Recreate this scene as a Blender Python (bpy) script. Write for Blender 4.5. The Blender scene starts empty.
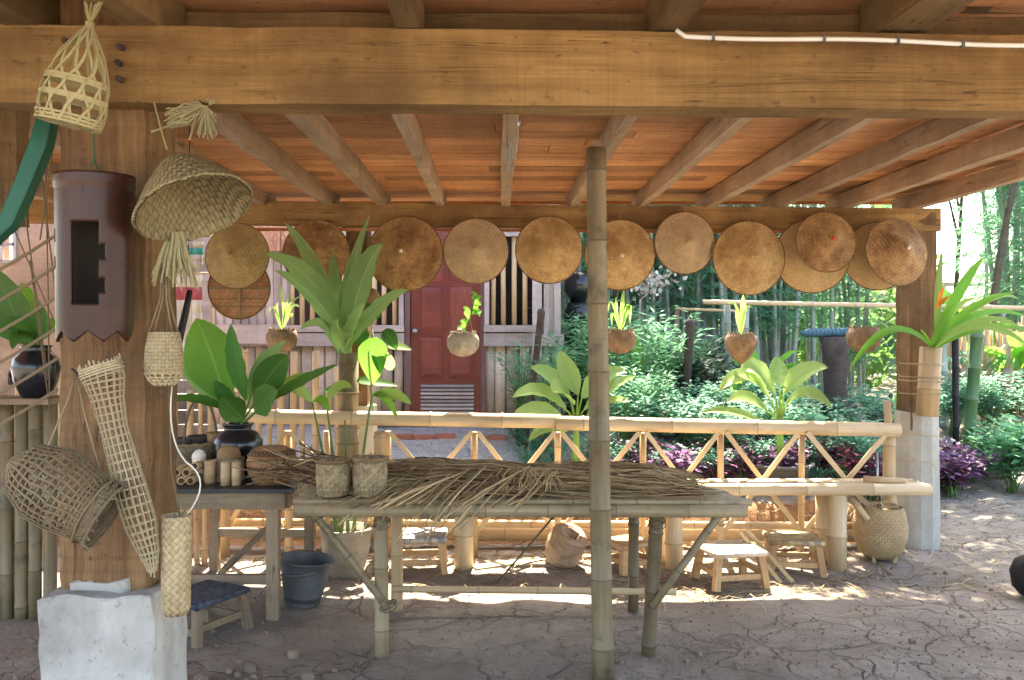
import bpy, math, random
from mathutils import Vector as V, Matrix, noise
R = math.radians
PI = math.pi
rnd = random.Random(11)
F, HZ, EYE = 900.0, 328.0, 1.68
sc = bpy.context.scene
COL = sc.collection
Z = V((0, 0, 1)); Y = V((0, 1, 0)); X = V((1, 0, 0))

def W(px, py, d):
    """Place read off the photograph: picture position and distance to metres."""
    return V(((px - 512) * d / F, d, EYE + (HZ - py) * d / F))
def U(a, b): return rnd.uniform(a, b)

# ------------------------------------------------------------------ mesh building
WL = {}
class MB:
    def __init__(s): s.v = []; s.f = []; s.uv = []; s.mi = []; s.sm = []
    def add(s, vs, fs, uvs=None, mi=0, sm=False):
        o = len(s.v); s.v += [tuple(p) for p in vs]
        for k, f in enumerate(fs):
            s.f.append([i + o for i in f]); s.mi.append(mi); s.sm.append(sm)
            if uvs: s.uv += uvs[k]
            else: s.uv += [(vs[i][0] + vs[i][1], vs[i][2]) for i in f]
        return s
    def tube(s, pts, r, n=8, mi=0, cap=True, sm=True, flat=1.0):
        pts = [V(p) for p in pts]; m = len(pts)
        rs = r if isinstance(r, (list, tuple)) else [r] * m
        t0 = (pts[1] - pts[0]).normalized()
        a = t0.cross(Z if abs(t0.z) < .9 else Y).normalized()
        vs, L, ls = [], 0, []
        for i in range(m):
            t = (pts[min(i + 1, m - 1)] - pts[max(i - 1, 0)])
            t = t.normalized() if t.length > 1e-9 else t0
            a = (a - t * a.dot(t)).normalized(); b = t.cross(a)
            if i: L += (pts[i] - pts[i - 1]).length
            ls.append(L)
            for k in range(n):
                an = 2 * PI * k / n
                vs.append(pts[i] + (a * math.cos(an) + b * math.sin(an) * flat) * rs[i])
        fs, uv = [], []
        r0 = max(rs) or .01
        for i in range(m - 1):
            for k in range(n):
                k2 = (k + 1) % n
                fs.append([i * n + k, i * n + k2, (i + 1) * n + k2, (i + 1) * n + k])
                u0, u1 = 2 * PI * r0 * k / n, 2 * PI * r0 * (k + 1) / n
                uv.append([(ls[i], u0), (ls[i], u1), (ls[i + 1], u1), (ls[i + 1], u0)])
        if cap:
            for ring, rev in ((0, True), (m - 1, False)):
                idx = [ring * n + k for k in range(n)]
                if rev: idx = idx[::-1]
                fs.append(idx); uv.append([(0.01 * math.cos(k), 3 + 0.01 * math.sin(k)) for k in range(n)])
        return s.add(vs, fs, uv, mi, sm)
    def pole(s, a, b, r, n=10, mi=0, node=.3, taper=1.0, off=None, bow=0.0, tail=True):
        """A bamboo cane with swollen joints."""
        a, b = V(a), V(b); L = (b - a).length; d = (b - a) / L
        side = d.cross(Z if abs(d.z) < .8 else X).normalized()
        off = U(.05, node) if off is None else off
        ts = [0.0]; x = off
        while x < L - .02:
            ts += [x - .012, x - .004, x + .004, x + .014]; x += node * U(.9, 1.1)
        ts.append(L); ts = sorted(t for t in ts if 0 <= t <= L)
        pts, rs = [], []
        for t in ts:
            k = ((t - 0) / L)
            pts.append(a + d * t + side * bow * math.sin(PI * k))
            rs.append(r * (1 + (taper - 1) * k))
        x = 0
        for i in range(1, len(ts) - 1):
            j = (i - 1) % 4
            rs[i] *= (1.0, 1.10, 1.10, 1.0)[j]
        f0 = len(s.f); u0 = len(s.uv); s.tube(pts, rs, n, mi)
        for i in range(1, len(ts) - 2):          # mark the joint rings for the material
            if (i - 1) % 4 == 1 and ts[i + 1] - ts[i] < .03:
                for q in range(n):
                    b0 = u0 + (i * n + q) * 4
                    for w_ in range(4): s.uv[b0 + w_] = (s.uv[b0 + w_][0], s.uv[b0 + w_][1] + 10)
        return s
    def bar(s, a, b, w, h, up=None, mi=0, jit=0.0, seg=1):
        """Squared timber from a to b: w across, h along 'up'."""
        a, b = V(a), V(b); t = (b - a).normalized()
        up = V(up) if up is not None else (Z if abs(t.z) < .9 else Y)
        sd = t.cross(up).normalized(); u2 = sd.cross(t).normalized()
        L = (b - a).length; vs = []
        for i in range(seg + 1):
            p = a + (b - a) * i / seg
            for sx, sy in ((-1, -1), (1, -1), (1, 1), (-1, 1)):
                vs.append(p + sd * (sx * w / 2 + U(-jit, jit)) + u2 * (sy * h / 2 + U(-jit, jit)))
        fs, uv = [], []
        du = [0, w, w + h, 2 * w + h, 2 * w + 2 * h]
        for i in range(seg):
            for k in range(4):
                k2 = (k + 1) % 4
                fs.append([i * 4 + k, i * 4 + k2, i * 4 + 4 + k2, i * 4 + 4 + k])
                l0, l1 = L * i / seg, L * (i + 1) / seg
                uv.append([(l0, du[k]), (l0, du[k + 1]), (l1, du[k + 1]), (l1, du[k])])
        fs.append([3, 2, 1, 0]); uv.append([(0, 0), (.02, 0), (.02, h), (0, h)])
        e = seg * 4
        fs.append([e, e + 1, e + 2, e + 3]); uv.append([(0, 0), (.02, 0), (.02, h), (0, h)])
        return s.add(vs, fs, uv, mi, False)
    def box(s, c, size, mi=0, M=None):
        c = V(c); x, y, z = [q / 2 for q in size]
        vs = [V((sx * x, sy * y, sz * z)) for sz in (-1, 1) for sx, sy in ((-1, -1), (1, -1), (1, 1), (-1, 1))]
        if M is not None: vs = [M @ p for p in vs]
        vs = [p + c for p in vs]
        fs = [[3, 2, 1, 0], [4, 5, 6, 7], [0, 1, 5, 4], [1, 2, 6, 5], [2, 3, 7, 6], [3, 0, 4, 7]]
        X_, Y_, Z_ = size
        uv = [[(X_, 0), (X_, Y_), (0, Y_), (0, 0)][::1], [(0, 0), (X_, 0), (X_, Y_), (0, Y_)],
              [(0, 0), (X_, 0), (X_, Z_), (0, Z_)], [(0, 0), (Y_, 0), (Y_, Z_), (0, Z_)],
              [(0, 0), (X_, 0), (X_, Z_), (0, Z_)], [(0, 0), (Y_, 0), (Y_, Z_), (0, Z_)]]
        return s.add(vs, fs, uv, mi)
    def ribbon(s, pts, nrm, w, t=.0015, mi=0):
        """A flat strip of cane; nrm one normal or one per point; w width or list."""
        pts = [V(p) for p in pts]; m = len(pts); vs, fs, uv = [], [], []
        L = 0
        for i in range(m):
            tg = (pts[min(i + 1, m - 1)] - pts[max(i - 1, 0)]).normalized()
            nn = V(nrm[i]) if isinstance(nrm, list) else V(nrm)
            sd = tg.cross(nn)
            sd = sd.normalized() if sd.length > 1e-6 else X
            nn = sd.cross(tg).normalized()
            ww = w[i] if isinstance(w, list) else w
            vs += [pts[i] - sd * ww / 2 - nn * t, pts[i] + sd * ww / 2 - nn * t, pts[i] + sd * ww / 2 + nn * t, pts[i] - sd * ww / 2 + nn * t]
        for i in range(m - 1):
            l = (pts[i + 1] - pts[i]).length
            for k in range(4):
                k2 = (k + 1) % 4
                fs.append([i * 4 + k, i * 4 + k2, i * 4 + 4 + k2, i * 4 + 4 + k])
                uv.append([(L, k * .01), (L, k * .01 + .01), (L + l, k * .01 + .01), (L + l, k * .01)])
            L += l
        return s.add(vs, fs, uv, mi, False)
    def lathe(s, prof, n=32, M=None, mi=0, sm=True, jag=0.0, uvr=None):
        """prof: list of (radius, height); open surface of revolution about local z."""
        M = M or Matrix(); vs, fs, uv = [], [], []
        rm = uvr or max(p[0] for p in prof) or 1; L = 0; ls = []
        for i, (r, z) in enumerate(prof):
            if i: L += math.hypot(r - prof[i - 1][0], z - prof[i - 1][1])
            ls.append(L / (2 * PI * rm))
            for k in range(n):
                an = 2 * PI * k / n; j = 1 + (U(-jag, jag) if jag else 0)
                vs.append(M @ V((r * math.cos(an) * j, r * math.sin(an) * j, z)))
        for i in range(len(prof) - 1):
            for k in range(n):
                k2 = (k + 1) % n
                fs.append([i * n + k, i * n + k2, (i + 1) * n + k2, (i + 1) * n + k])
                uv.append([(k / n, ls[i]), ((k + 1) / n, ls[i]), ((k + 1) / n, ls[i + 1]), (k / n, ls[i + 1])])
        return s.add(vs, fs, uv, mi, sm)
    def blade(s, p0, p1, w, ctrl=None, up=None, segs=9, fold=.25, wave=0.0, mi=0, base=.15, pk=.45, nrm=None):
        """A leaf blade following a curve, folded along the midrib."""
        p0, p1 = V(p0), V(p1); L = (p1 - p0).length
        c = V(ctrl) if ctrl is not None else (p0 + p1) / 2 + (up or Z) * L * .18
        nrm = V(nrm) if nrm is not None else V((0, -.7, .7))
        vs, fs, uv = [], [], []; ph = U(0, 6)
        for i in range(segs + 1):
            t = i / segs
            p = p0 * (1 - t) ** 2 + c * 2 * t * (1 - t) + p1 * t * t
            tg = (c - p0) * (1 - t) + (p1 - c) * t
            tg = tg.normalized() if tg.length > 1e-9 else (p1 - p0).normalized()
            sd = tg.cross(nrm)
            sd = sd.normalized() if sd.length > 1e-5 else X
            nn = sd.cross(tg).normalized()
            if t < pk: wd = base + (1 - base) * math.sin(PI / 2 * t / pk)
            else: wd = math.cos(PI / 2 * (t - pk) / (1 - pk)) ** .8 if t < 1 else 0.0
            wd *= w / 2
            wv = [wave * wd * math.sin(t * 30 + ph + q) for q in (0, 2)]
            for q, (sx) in enumerate((-1, -.5, 0, .5, 1)):
                f = abs(sx) * fold * wd
                vs.append(p + sd * sx * wd + nn * (f + (wv[0] if sx < 0 else wv[1]) * abs(sx) ** 2))
        for i in range(segs):
            for k in range(4):
                a = i * 5 + k
                fs.append([a, a + 1, a + 6, a + 5])
                uv.append([((k) / 4, i / segs), ((k + 1) / 4, i / segs), ((k + 1) / 4, (i + 1) / segs), (k / 4, (i + 1) / segs)])
        return s.add(vs, fs, uv, mi, True)
    def leafl(s, p, d, n, L, w, mi=0):
        """One small leaf: a folded rhombus."""
        d = d.normalized(); sd = d.cross(n)
        sd = sd.normalized() if sd.length > 1e-4 else X
        nn = sd.cross(d)
        vs = [p, p + d * L * .45 + sd * w / 2 + nn * w * .15, p + d * L, p + d * L * .45 - sd * w / 2 + nn * w * .15]
        return s.add(vs, [[0, 1, 2], [0, 2, 3]], [[(0, 0), (1, .5), (.5, 1)], [(0, 0), (.5, 1), (0, .5)]], mi, False)
    def build(s, name, mats, parent=None, bevel=0.0, origin=None):
        me = bpy.data.meshes.new(name)
        o3 = WL.get(parent.name, V((0, 0, 0))) if parent is not None else (V(origin) if origin is not None else V((0, 0, 0)))
        me.from_pydata([(p[0] - o3[0], p[1] - o3[1], p[2] - o3[2]) for p in s.v], [], s.f)
        uvl = me.uv_layers.new(name="UVMap")
        uvl.data.foreach_set("uv", [c for q in s.uv for c in q])
        me.polygons.foreach_set("material_index", s.mi)
        me.polygons.foreach_set("use_smooth", s.sm)
        for m in (mats if isinstance(mats, (list, tuple)) else [mats]): me.materials.append(m)
        me.update()
        ob = bpy.data.objects.new(name, me); COL.objects.link(ob)
        if parent is not None: ob.parent = parent; WL[ob.name] = o3
        else: ob.location = o3; WL[ob.name] = o3
        if bevel:
            b = ob.modifiers.new("bevel", 'BEVEL'); b.width = bevel; b.segments = 2; b.limit_method = 'ANGLE'
        return ob
    def top(s, name, mats, label, cat, group=None, kind=None, bevel=0.0):
        xs = [p[0] for p in s.v]; ys = [p[1] for p in s.v]; zs = [p[2] for p in s.v]
        o = s.build(name, mats, None, bevel, ((min(xs) + max(xs)) / 2, (min(ys) + max(ys)) / 2, min(zs)))
        return tag(o, label, cat, group, kind)

def tag(o, label=None, cat=None, group=None, kind=None):
    if label: o['label'] = label
    if cat: o['category'] = cat
    if group: o['group'] = group
    if kind: o['kind'] = kind
    return o
def thing(name, label, cat, loc=(0, 0, 0), group=None):
    o = bpy.data.objects.new(name, None); COL.objects.link(o); o.location = loc; o.empty_display_size = .1
    WL[o.name] = V(loc)
    return tag(o, label, cat, group)
def dup(root, loc, rz=0, sc_=1.0, label=None, group=None):
    r = root.copy(); COL.objects.link(r); r.location = loc; r.rotation_euler = (0, 0, rz)
    r.scale = (sc_,) * 3 if not isinstance(sc_, tuple) else sc_
    if label: r['label'] = label
    if group: r['group'] = group
    for ch in list(root.children):
        c = ch.copy(); COL.objects.link(c); c.parent = r
        for g in ch.children:
            d = g.copy(); COL.objects.link(d); d.parent = c
    return r
def bez(p0, c, p1, n=8):
    p0, c, p1 = V(p0), V(c), V(p1)
    return [p0 * (1 - t) ** 2 + c * 2 * t * (1 - t) + p1 * t * t for t in [i / n for i in range(n + 1)]]
def smooth(a, b, x):
    t = max(0, min(1, (x - a) / (b - a))); return t * t * (3 - 2 * t)

# ------------------------------------------------------------------ materials
class NT:
    def __init__(s, name):
        s.m = bpy.data.materials.new(name); s.m.use_nodes = True; s.t = s.m.node_tree
        s.b = s.t.nodes['Principled BSDF']; s.out = s.t.nodes['Material Output']
    def n(s, typ, ins=None, **at):
        q = s.t.nodes.new('ShaderNode' + typ)
        for k, v in at.items(): setattr(q, k, v)
        for k, v in (ins or {}).items():
            i = q.inputs[k]
            if isinstance(v, bpy.types.NodeSocket): s.t.links.new(v, i)
            else: i.default_value = v
        return q
    def link(s, a, b): s.t.links.new(a, b)
    def math(s, op, a, b=0.0, clamp=False):
        q = s.n('Math', {0: a, 1: b}, operation=op); q.use_clamp = clamp; return q.outputs[0]
    def mix(s, f, a, b, bt='MIX'):
        q = s.n('Mix', None, data_type='RGBA', blend_type=bt)
        for i, v in ((0, f), (6, a), (7, b)):
            if isinstance(v, bpy.types.NodeSocket): s.t.links.new(v, q.inputs[i])
            else: q.inputs[i].default_value = v if i == 0 else c4(v)
        return q.outputs[2]
    def ramp(s, f, stops):
        q = s.n('ValToRGB', {0: f}); e = q.color_ramp.elements
        while len(e) < len(stops): e.new(.5)
        for i, (p, c) in enumerate(stops): e[i].position = p; e[i].color = c4(c)
        return q.outputs[0]
    def noise(s, vec, scale, detail=4, rough=.6, dist=0.0):
        return s.n('TexNoise', {'Vector': vec, 'Scale': scale, 'Detail': detail, 'Roughness': rough, 'Distortion': dist}).outputs['Fac']
    def coords(s, kind='UV', scale=(1, 1, 1), rand=True):
        tc = s.n('TexCoord').outputs[kind]
        v = s.n('Mapping', {'Vector': tc, 'Scale': scale}).outputs[0]
        if rand:
            r = s.n('ObjectInfo').outputs['Random']
            a = s.math('MULTIPLY', r, 37.3)
            v = s.n('VectorMath', {0: v, 1: s.n('CombineXYZ', {0: a, 1: a, 2: a}).outputs[0]}, operation='ADD').outputs[0]
        return v
    def bump(s, h, st, dist=.01):
        q = s.n('Bump', {'Height': h, 'Strength': st, 'Distance': dist}); s.link(q.outputs[0], s.b.inputs['Normal']); return q
    def col(s, c):
        if isinstance(c, bpy.types.NodeSocket): s.link(c, s.b.inputs['Base Color'])
        else: s.b.inputs['Base Color'].default_value = c4(c)
        return s
    def rough(s, r, spec=.3):
        s.b.inputs['Roughness'].default_value = r; s.b.inputs['Specular IOR Level'].default_value = spec; return s
def c4(c): return (c[0], c[1], c[2], 1.0) if len(c) == 3 else c

def wood(name, c1, c2, c3=None, rough=.75, gs=28, bump=.35, stain=.5):
    k = NT(name); uv = k.coords('UV', (1.6, gs, 1)); g = k.noise(uv, 1.0, 7, .65, .6)
    uv2 = k.coords('UV', (3, 160, 1)); g2 = k.noise(uv2, 1.0, 2, .5)
    c = k.ramp(g, [(.3, c1), (.68, c2)])
    ob = k.coords('Object', (1.3, 1.3, 1.3)); st = k.noise(ob, 1.6, 5, .62)
    c = k.mix(k.ramp(st, [(.36, (0, 0, 0)), (.66, (stain,) * 3)]), c, c3 or tuple(q * .45 for q in c1))
    c = k.mix(k.math('MULTIPLY', g2, .35), c, tuple(q * .6 for q in c1))
    sp = k.noise(k.coords('UV', (9, 14, 1)), 3.0, 3, .5)
    c = k.mix(k.ramp(sp, [(.63, (0, 0, 0)), (.72, (.6, .6, .6))]), c, tuple(q * .4 for q in c1))
    spl = k.noise(k.coords('UV', (.55, 34, 1)), 1.0, 3, .55, .8)
    spl = k.math('MULTIPLY', k.math('LESS_THAN', k.math('ABSOLUTE', k.math('SUBTRACT', spl, .5)), .0065), k.ramp(k.noise(k.coords('UV', (1, 3, 1)), 1.3, 2), [(.48, (0, 0, 0)), (.56, (1, 1, 1))]))
    c = k.mix(k.math('MULTIPLY', spl, .75), c, tuple(q * .2 for q in c1))
    saw = k.noise(k.coords('UV', (70, 1.5, 1)), 1.0, 3, .6)
    c = k.mix(k.math('MULTIPLY', k.ramp(saw, [(.45, (0, 0, 0)), (.7, (1, 1, 1))]), .22), c, tuple(q * .5 for q in c1))
    kn = k.n('TexVoronoi', {'Vector': k.coords('UV', (.9, 3.2, 1)), 'Scale': 1.0}).outputs['Distance']
    c = k.mix(k.ramp(kn, [(.0, (.85, .85, .85)), (.055, (.5, .5, .5)), (.11, (0, 0, 0))]), c, tuple(q * .4 for q in c1))
    r = k.n('ObjectInfo').outputs['Random']
    hv = k.n('HueSaturation', {'Hue': .5, 'Saturation': 1.0, 'Value': k.math('ADD', k.math('MULTIPLY', r, .3), .85), 'Fac': 1.0, 'Color': c})
    k.col(hv.outputs[0]); k.rough(rough)
    k.bump(k.math('SUBTRACT', k.math('ADD', k.math('ADD', k.math('MULTIPLY', g, .7), k.math('MULTIPLY', g2, .4)), k.math('MULTIPLY', saw, .3)), spl), bump, .006); return k.m
def bamboo(name, c1, c2, cn, rough=.5, mold=.3):
    k = NT(name); uv = k.coords('UV', (.9, 8, 1)); g = k.noise(uv, 1.4, 5, .6)
    c = k.ramp(g, [(.3, c1), (.7, c2)])
    st = k.noise(k.coords('Object', (4, 4, 4)), 1.7, 6, .7)
    c = k.mix(k.ramp(st, [(.52, (0, 0, 0)), (.74, (mold,) * 3)]), c, cn)
    fb = k.noise(k.coords('UV', (2, 90, 1)), 1.0, 2, .5)
    c = k.mix(k.math('MULTIPLY', fb, .3), c, tuple(q * .55 for q in c1))
    nd = k.math('GREATER_THAN', k.n('SeparateXYZ', {0: k.n('TexCoord').outputs['UV']}).outputs[1], 8.0)
    c = k.mix(k.math('MULTIPLY', nd, .5), c, tuple(q * .32 for q in c1))
    k.col(c); k.rough(rough, .35); k.bump(k.math('ADD', fb, k.math('MULTIPLY', g, .6)), .25, .003); return k.m
def weave(name, c1, c2, su=60, sv=60, kind='UV', bump=.6, rot=0, band=None, trans=0.0, stain=.35, gap=.35, dark=None):
    k = NT(name); tc = k.n('TexCoord').outputs[kind]
    p = k.n('Mapping', {'Vector': tc, 'Scale': (su, sv, su), 'Rotation': (0, 0, rot)}).outputs[0]
    p = k.n('VectorMath', {0: p, 1: k.n('VectorMath', {0: k.n('TexNoise', {'Vector': tc, 'Scale': 9.0}).outputs['Color'], 'Scale': .5}, operation='SCALE').outputs[0]}, operation='ADD').outputs[0]
    xyz = k.n('SeparateXYZ', {0: p})
    sx = k.math('ABSOLUTE', k.math('SINE', k.math('MULTIPLY', xyz.outputs[0], PI)))
    sy = k.math('ABSOLUTE', k.math('SINE', k.math('MULTIPLY', xyz.outputs[1], PI)))
    par = k.math('ADD', k.math('FLOOR', xyz.outputs[0]), k.math('FLOOR', xyz.outputs[1]))
    par = k.math('ABSOLUTE', k.math('MODULO', par, 2.0))
    h = k.n('Mix', {0: par, 2: sx, 3: sy}, data_type='FLOAT').outputs[0]
    cell = k.n('TexWhiteNoise', {'Vector': k.n('VectorMath', {0: p}, operation='FLOOR').outputs[0]}, noise_dimensions='2D').outputs['Value']
    c = k.mix(k.math('ADD', k.math('MULTIPLY', cell, .5), k.math('MULTIPLY', k.noise(k.n('TexCoord').outputs['Object'], 22.0, 4, .7), .6)), c1, c2)
    st = k.noise(k.n('TexCoord').outputs['Object'], 7.0, 5, .65)
    c = k.mix(k.ramp(st, [(.42, (0, 0, 0)), (.68, (stain,) * 3)]), c, dark or tuple(q * .4 for q in c1))
    if band:   # woven bands: (v0, v1, colour)
        u = k.n('SeparateXYZ', {0: k.n('TexCoord').outputs['Object']}).outputs[2]
        for a, b, cc in band:
            f = k.math('MULTIPLY', k.math('GREATER_THAN', u, a), k.math('LESS_THAN', u, b))
            c = k.mix(k.math('MULTIPLY', f, k.math('ADD', k.math('MULTIPLY', par, .45), .5)), c, cc)
    c = k.mix(k.ramp(h, [(0, (gap * 1.25,) * 3), (.45, (0, 0, 0))]), c, tuple(q * .3 for q in c1))  # shade in the gaps between strands painted into the colour
    k.col(c); k.rough(.62, .3); k.bump(h, bump, .005 if kind == 'Object' else .003)
    if trans:
        tr = k.n('BsdfTranslucent', {'Color': c}); mx = k.n('MixShader', {0: trans, 1: k.b.outputs[0], 2: tr.outputs[0]})
        k.link(mx.outputs[0], k.out.inputs[0])
    return k.m
def leafm(name, c1, c2, trans=.45, rough=.45, vein=None, tc=None):
    k = NT(name)
    r = k.n('ObjectInfo').outputs['Random']; g = k.n('NewGeometry').outputs['Random Per Island']
    ns = k.noise(k.n('TexCoord').outputs['Object'], 3.0, 3, .6)
    f = k.math('ADD', k.math('MULTIPLY', g, .6), k.math('MULTIPLY', ns, .4))
    c = k.mix(f, c1, c2)
    c = k.n('HueSaturation', {'Hue': k.math('ADD', .475, k.math('MULTIPLY', r, .035)), 'Saturation': k.math('ADD', .85, k.math('MULTIPLY', g, .25)), 'Value': k.math('ADD', .82, k.math('MULTIPLY', k.math('FRACT', k.math('MULTIPLY', r, 7.7)), .65)), 'Fac': 1.0, 'Color': c}).outputs[0]
    if vein:
        u = k.n('SeparateXYZ', {0: k.n('TexCoord').outputs['UV']})
        m = k.math('LESS_THAN', k.math('ABSOLUTE', k.math('SUBTRACT', u.outputs[0], .5)), .025)
        d = k.math('ABSOLUTE', k.math('SUBTRACT', u.outputs[0], .5))
        w = k.math('SINE', k.math('MULTIPLY', k.math('SUBTRACT', u.outputs[1], k.math('MULTIPLY', d, .35)), 130.0))
        c = k.mix(k.math('MULTIPLY', k.math('GREATER_THAN', w, .6), .22), c, vein)
        c = k.mix(m, c, vein); k.bump(w, .15, .003)
    tp = k.n('SeparateXYZ', {0: k.n('TexCoord').outputs['UV']}); n2 = k.noise(k.n('TexCoord').outputs['Object'], 14.0, 5, .7)
    if vein:
        c = k.mix(k.ramp(k.noise(k.n('TexCoord').outputs['Object'], 5.0, 6, .75), [(.45, (0, 0, 0)), (.7, (.45, .45, .45))]), c, tuple(q * .5 + .08 for q in c2))
        ed = k.math('ADD', tp.outputs[1], k.math('MULTIPLY', k.math('ABSOLUTE', k.math('SUBTRACT', tp.outputs[0], .5)), .12))
        br = k.math('GREATER_THAN', k.math('ADD', ed, k.math('MULTIPLY', n2, .22)), 1.11); c = k.mix(br, c, (.30, .20, .08))
        sp_ = k.math('GREATER_THAN', k.noise(k.n('TexCoord').outputs['Object'], 30.0, 3, .6), .70); c = k.mix(k.math('MULTIPLY', sp_, .6), c, (.22, .15, .05))
    k.col(c); k.rough(rough + .12, .3)
    tcx = k.mix(.5, c, tc or tuple(min(1, q * 1.8) for q in c2))
    tr = k.n('BsdfTranslucent', {'Color': tcx}); mx = k.n('MixShader', {0: trans, 1: k.b.outputs[0], 2: tr.outputs[0]})
    k.link(mx.outputs[0], k.out.inputs[0]); return k.m
def plain(name, c, rough=.6, metal=0.0, var=.25, scale=8, bump=.1, spec=.4):
    k = NT(name); ns = k.noise(k.coords('Object'), scale, 5, .65)
    k.col(k.mix(k.ramp(ns, [(.3, (0, 0, 0)), (.75, (1, 1, 1))]), tuple(q * (1 - var) for q in c), tuple(min(1, q * (1 + var)) for q in c)))
    k.rough(rough, spec); k.b.inputs['Metallic'].default_value = metal; k.bump(ns, bump, .004); return k.m
def concrete(name, c1, c2, cd):
    k = NT(name); ob = k.coords('Object'); a = k.noise(ob, 3.5, 8, .7); b = k.noise(ob, 45, 3, .6)
    c = k.ramp(a, [(.3, c1), (.65, c2)])
    c = k.mix(k.ramp(b, [(.6, (0, 0, 0)), (.72, (.5, .5, .5))]), c, cd)
    d = k.noise(k.coords('Object', (1, 1, .35)), 2.2, 5, .7)
    c = k.mix(k.ramp(d, [(.5, (0, 0, 0)), (.75, (.6, .6, .6))]), c, cd)
    k.col(c); k.rough(.9, .2); k.bump(k.math('ADD', a, k.math('MULTIPLY', b, .25)), .6, .012); return k.m

M = {}
M['beam'] = wood('beam_wood', (.22, .125, .045), (.42, .26, .10), (.11, .055, .02), gs=22, bump=.8, stain=.9)
M['beam_dull'] = wood('dull_beam_wood', (.15, .095, .042), (.29, .19, .09), (.07, .042, .02), gs=20, bump=.6, stain=.8)
M['post'] = wood('post_wood', (.15, .08, .036), (.40, .235, .11), (.07, .035, .016), gs=30, bump=1.2, stain=.8)
M['rafter'] = wood('rafter_wood', (.42, .29, .19), (.60, .46, .33), (.2, .13, .085), gs=26, stain=.65, bump=.6)
M['plank_r'] = wood('ceiling_red_plank', (.46, .17, .065), (.66, .30, .13), (.28, .10, .045), gs=14, stain=.5)
M['bench_wood'] = wood('grey_table_wood', (.28, .20, .13), (.42, .32, .21), (.14, .10, .07), gs=18)
M['stool_wood'] = wood('stool_wood', (.52, .32, .15), (.66, .44, .23), (.34, .19, .09), gs=14, stain=.35)
M['pale_wood'] = wood('pale_house_wood', (.40, .35, .34), (.60, .54, .53), (.22, .17, .16), gs=12)
M['slat'] = wood('house_bamboo_slat', (.52, .42, .33), (.74, .63, .52), (.26, .18, .13), gs=20)
M['red_door'] = wood('red_door_paint', (.19, .042, .034), (.28, .072, .055), (.12, .035, .03), rough=.4, gs=6, bump=.15)
M['dark_frame'] = wood('dark_door_frame', (.15, .08, .08), (.22, .13, .12), gs=8)
M['bam_tan'] = bamboo('dry_bamboo', (.44, .30, .16), (.66, .49, .29), (.30, .16, .07))
M['bam_rail'] = bamboo('rail_bamboo', (.52, .38, .22), (.74, .59, .38), (.40, .22, .10), mold=.4)
M['bam_green'] = bamboo('green_grey_bamboo', (.27, .21, .12), (.47, .385, .24), (.09, .07, .04), mold=.8)
M['bam_post'] = bamboo('mossy_bamboo_post', (.15, .115, .065), (.32, .255, .15), (.055, .045, .028), mold=.95)
M['bam_dark'] = bamboo('dark_stained_bamboo', (.10, .075, .045), (.2, .15, .08), (.03, .02, .015), mold=.6)
M['bam_live'] = bamboo('live_bamboo_culm', (.20, .25, .20), (.38, .42, .38), (.55, .58, .6), mold=.7)
M['bam_fresh'] = bamboo('green_pole_bamboo', (.05, .13, .05), (.12, .22, .09), (.25, .22, .1), mold=.6)
M['straw'] = wood('dry_straw', (.44, .32, .16), (.68, .53, .30), (.2, .13, .07), gs=3, stain=.6, bump=.05)
M['straw_dark'] = wood('dark_palm_straw', (.085, .055, .032), (.17, .115, .065), (.04, .028, .018), gs=3, bump=.05)
M['straw_mid'] = wood('brown_palm_straw', (.26, .175, .09), (.42, .30, .16), (.1, .065, .035), gs=3, bump=.05)
M['strip'] = wood('pale_cane_strip', (.36, .29, .17), (.60, .51, .33), (.34, .25, .13), gs=3, bump=.05, stain=.5)
M['strip_g'] = wood('greenish_cane_strip', (.30, .26, .13), (.50, .45, .25), (.26, .21, .1), gs=3, bump=.05, stain=.5)
M['strip_d'] = wood('weathered_cane_strip', (.18, .135, .075), (.34, .26, .15), (.12, .08, .05), gs=3, bump=.05, stain=.6)
M['string'] = plain('jute_string', (.30, .24, .14), .9)
M['cord_green'] = plain('green_cord', (.04, .12, .06), .8)
M['cord_white'] = plain('white_cord', (.7, .66, .55), .7)
M['lacquer'] = wood('red_brown_lacquered_bamboo', (.04, .017, .012), (.10, .04, .028), (.03, .012, .009), rough=.3, gs=5, bump=.2)
M['lacq_in'] = plain('dark_inside_wood', (.03, .02, .012), .8)
M['green_paint'] = plain('green_paint', (.008, .13, .085), .45, var=.12)
M['white_plastic'] = plain('white_plastic', (.8, .8, .76), .4, var=.05)
M['concrete'] = concrete('pier_concrete', (.33, .32, .29), (.55, .535, .49), (.15, .135, .11))
M['concrete2'] = concrete('post_base_concrete', (.34, .33, .29), (.48, .47, .42), (.2, .19, .16))
M['black_pot'] = plain('black_glazed_clay', (.012, .013, .018), .22, var=.3, spec=.6)
M['clay_pot'] = plain('mossy_clay_pot', (.36, .30, .22), .85, var=.45, scale=5, bump=.4)
M['grey_pot'] = plain('grey_plastic_pot', (.14, .15, .16), .6)
M['rubber'] = plain('grey_recycled_rubber', (.10, .105, .11), .6, var=.35)
M['black'] = plain('matt_black', (.012, .012, .013), .6)
M['dark_top'] = plain('dark_table_top', (.035, .04, .045), .4)
M['metal'] = plain('galvanised_metal', (.35, .36, .36), .35, metal=.8)
M['husk'] = plain('coconut_husk', (.26, .17, .105), .95, var=.5, scale=14, bump=.9)
M['husk_grey'] = plain('grey_coconut_shell', (.36, .32, .26), .9, var=.5, scale=10, bump=.7)
M['interior'] = plain('painted_room_shade', (.05, .042, .04), .9)  # shade of unlit rooms behind bars and louvres painted as a dark colour
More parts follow.
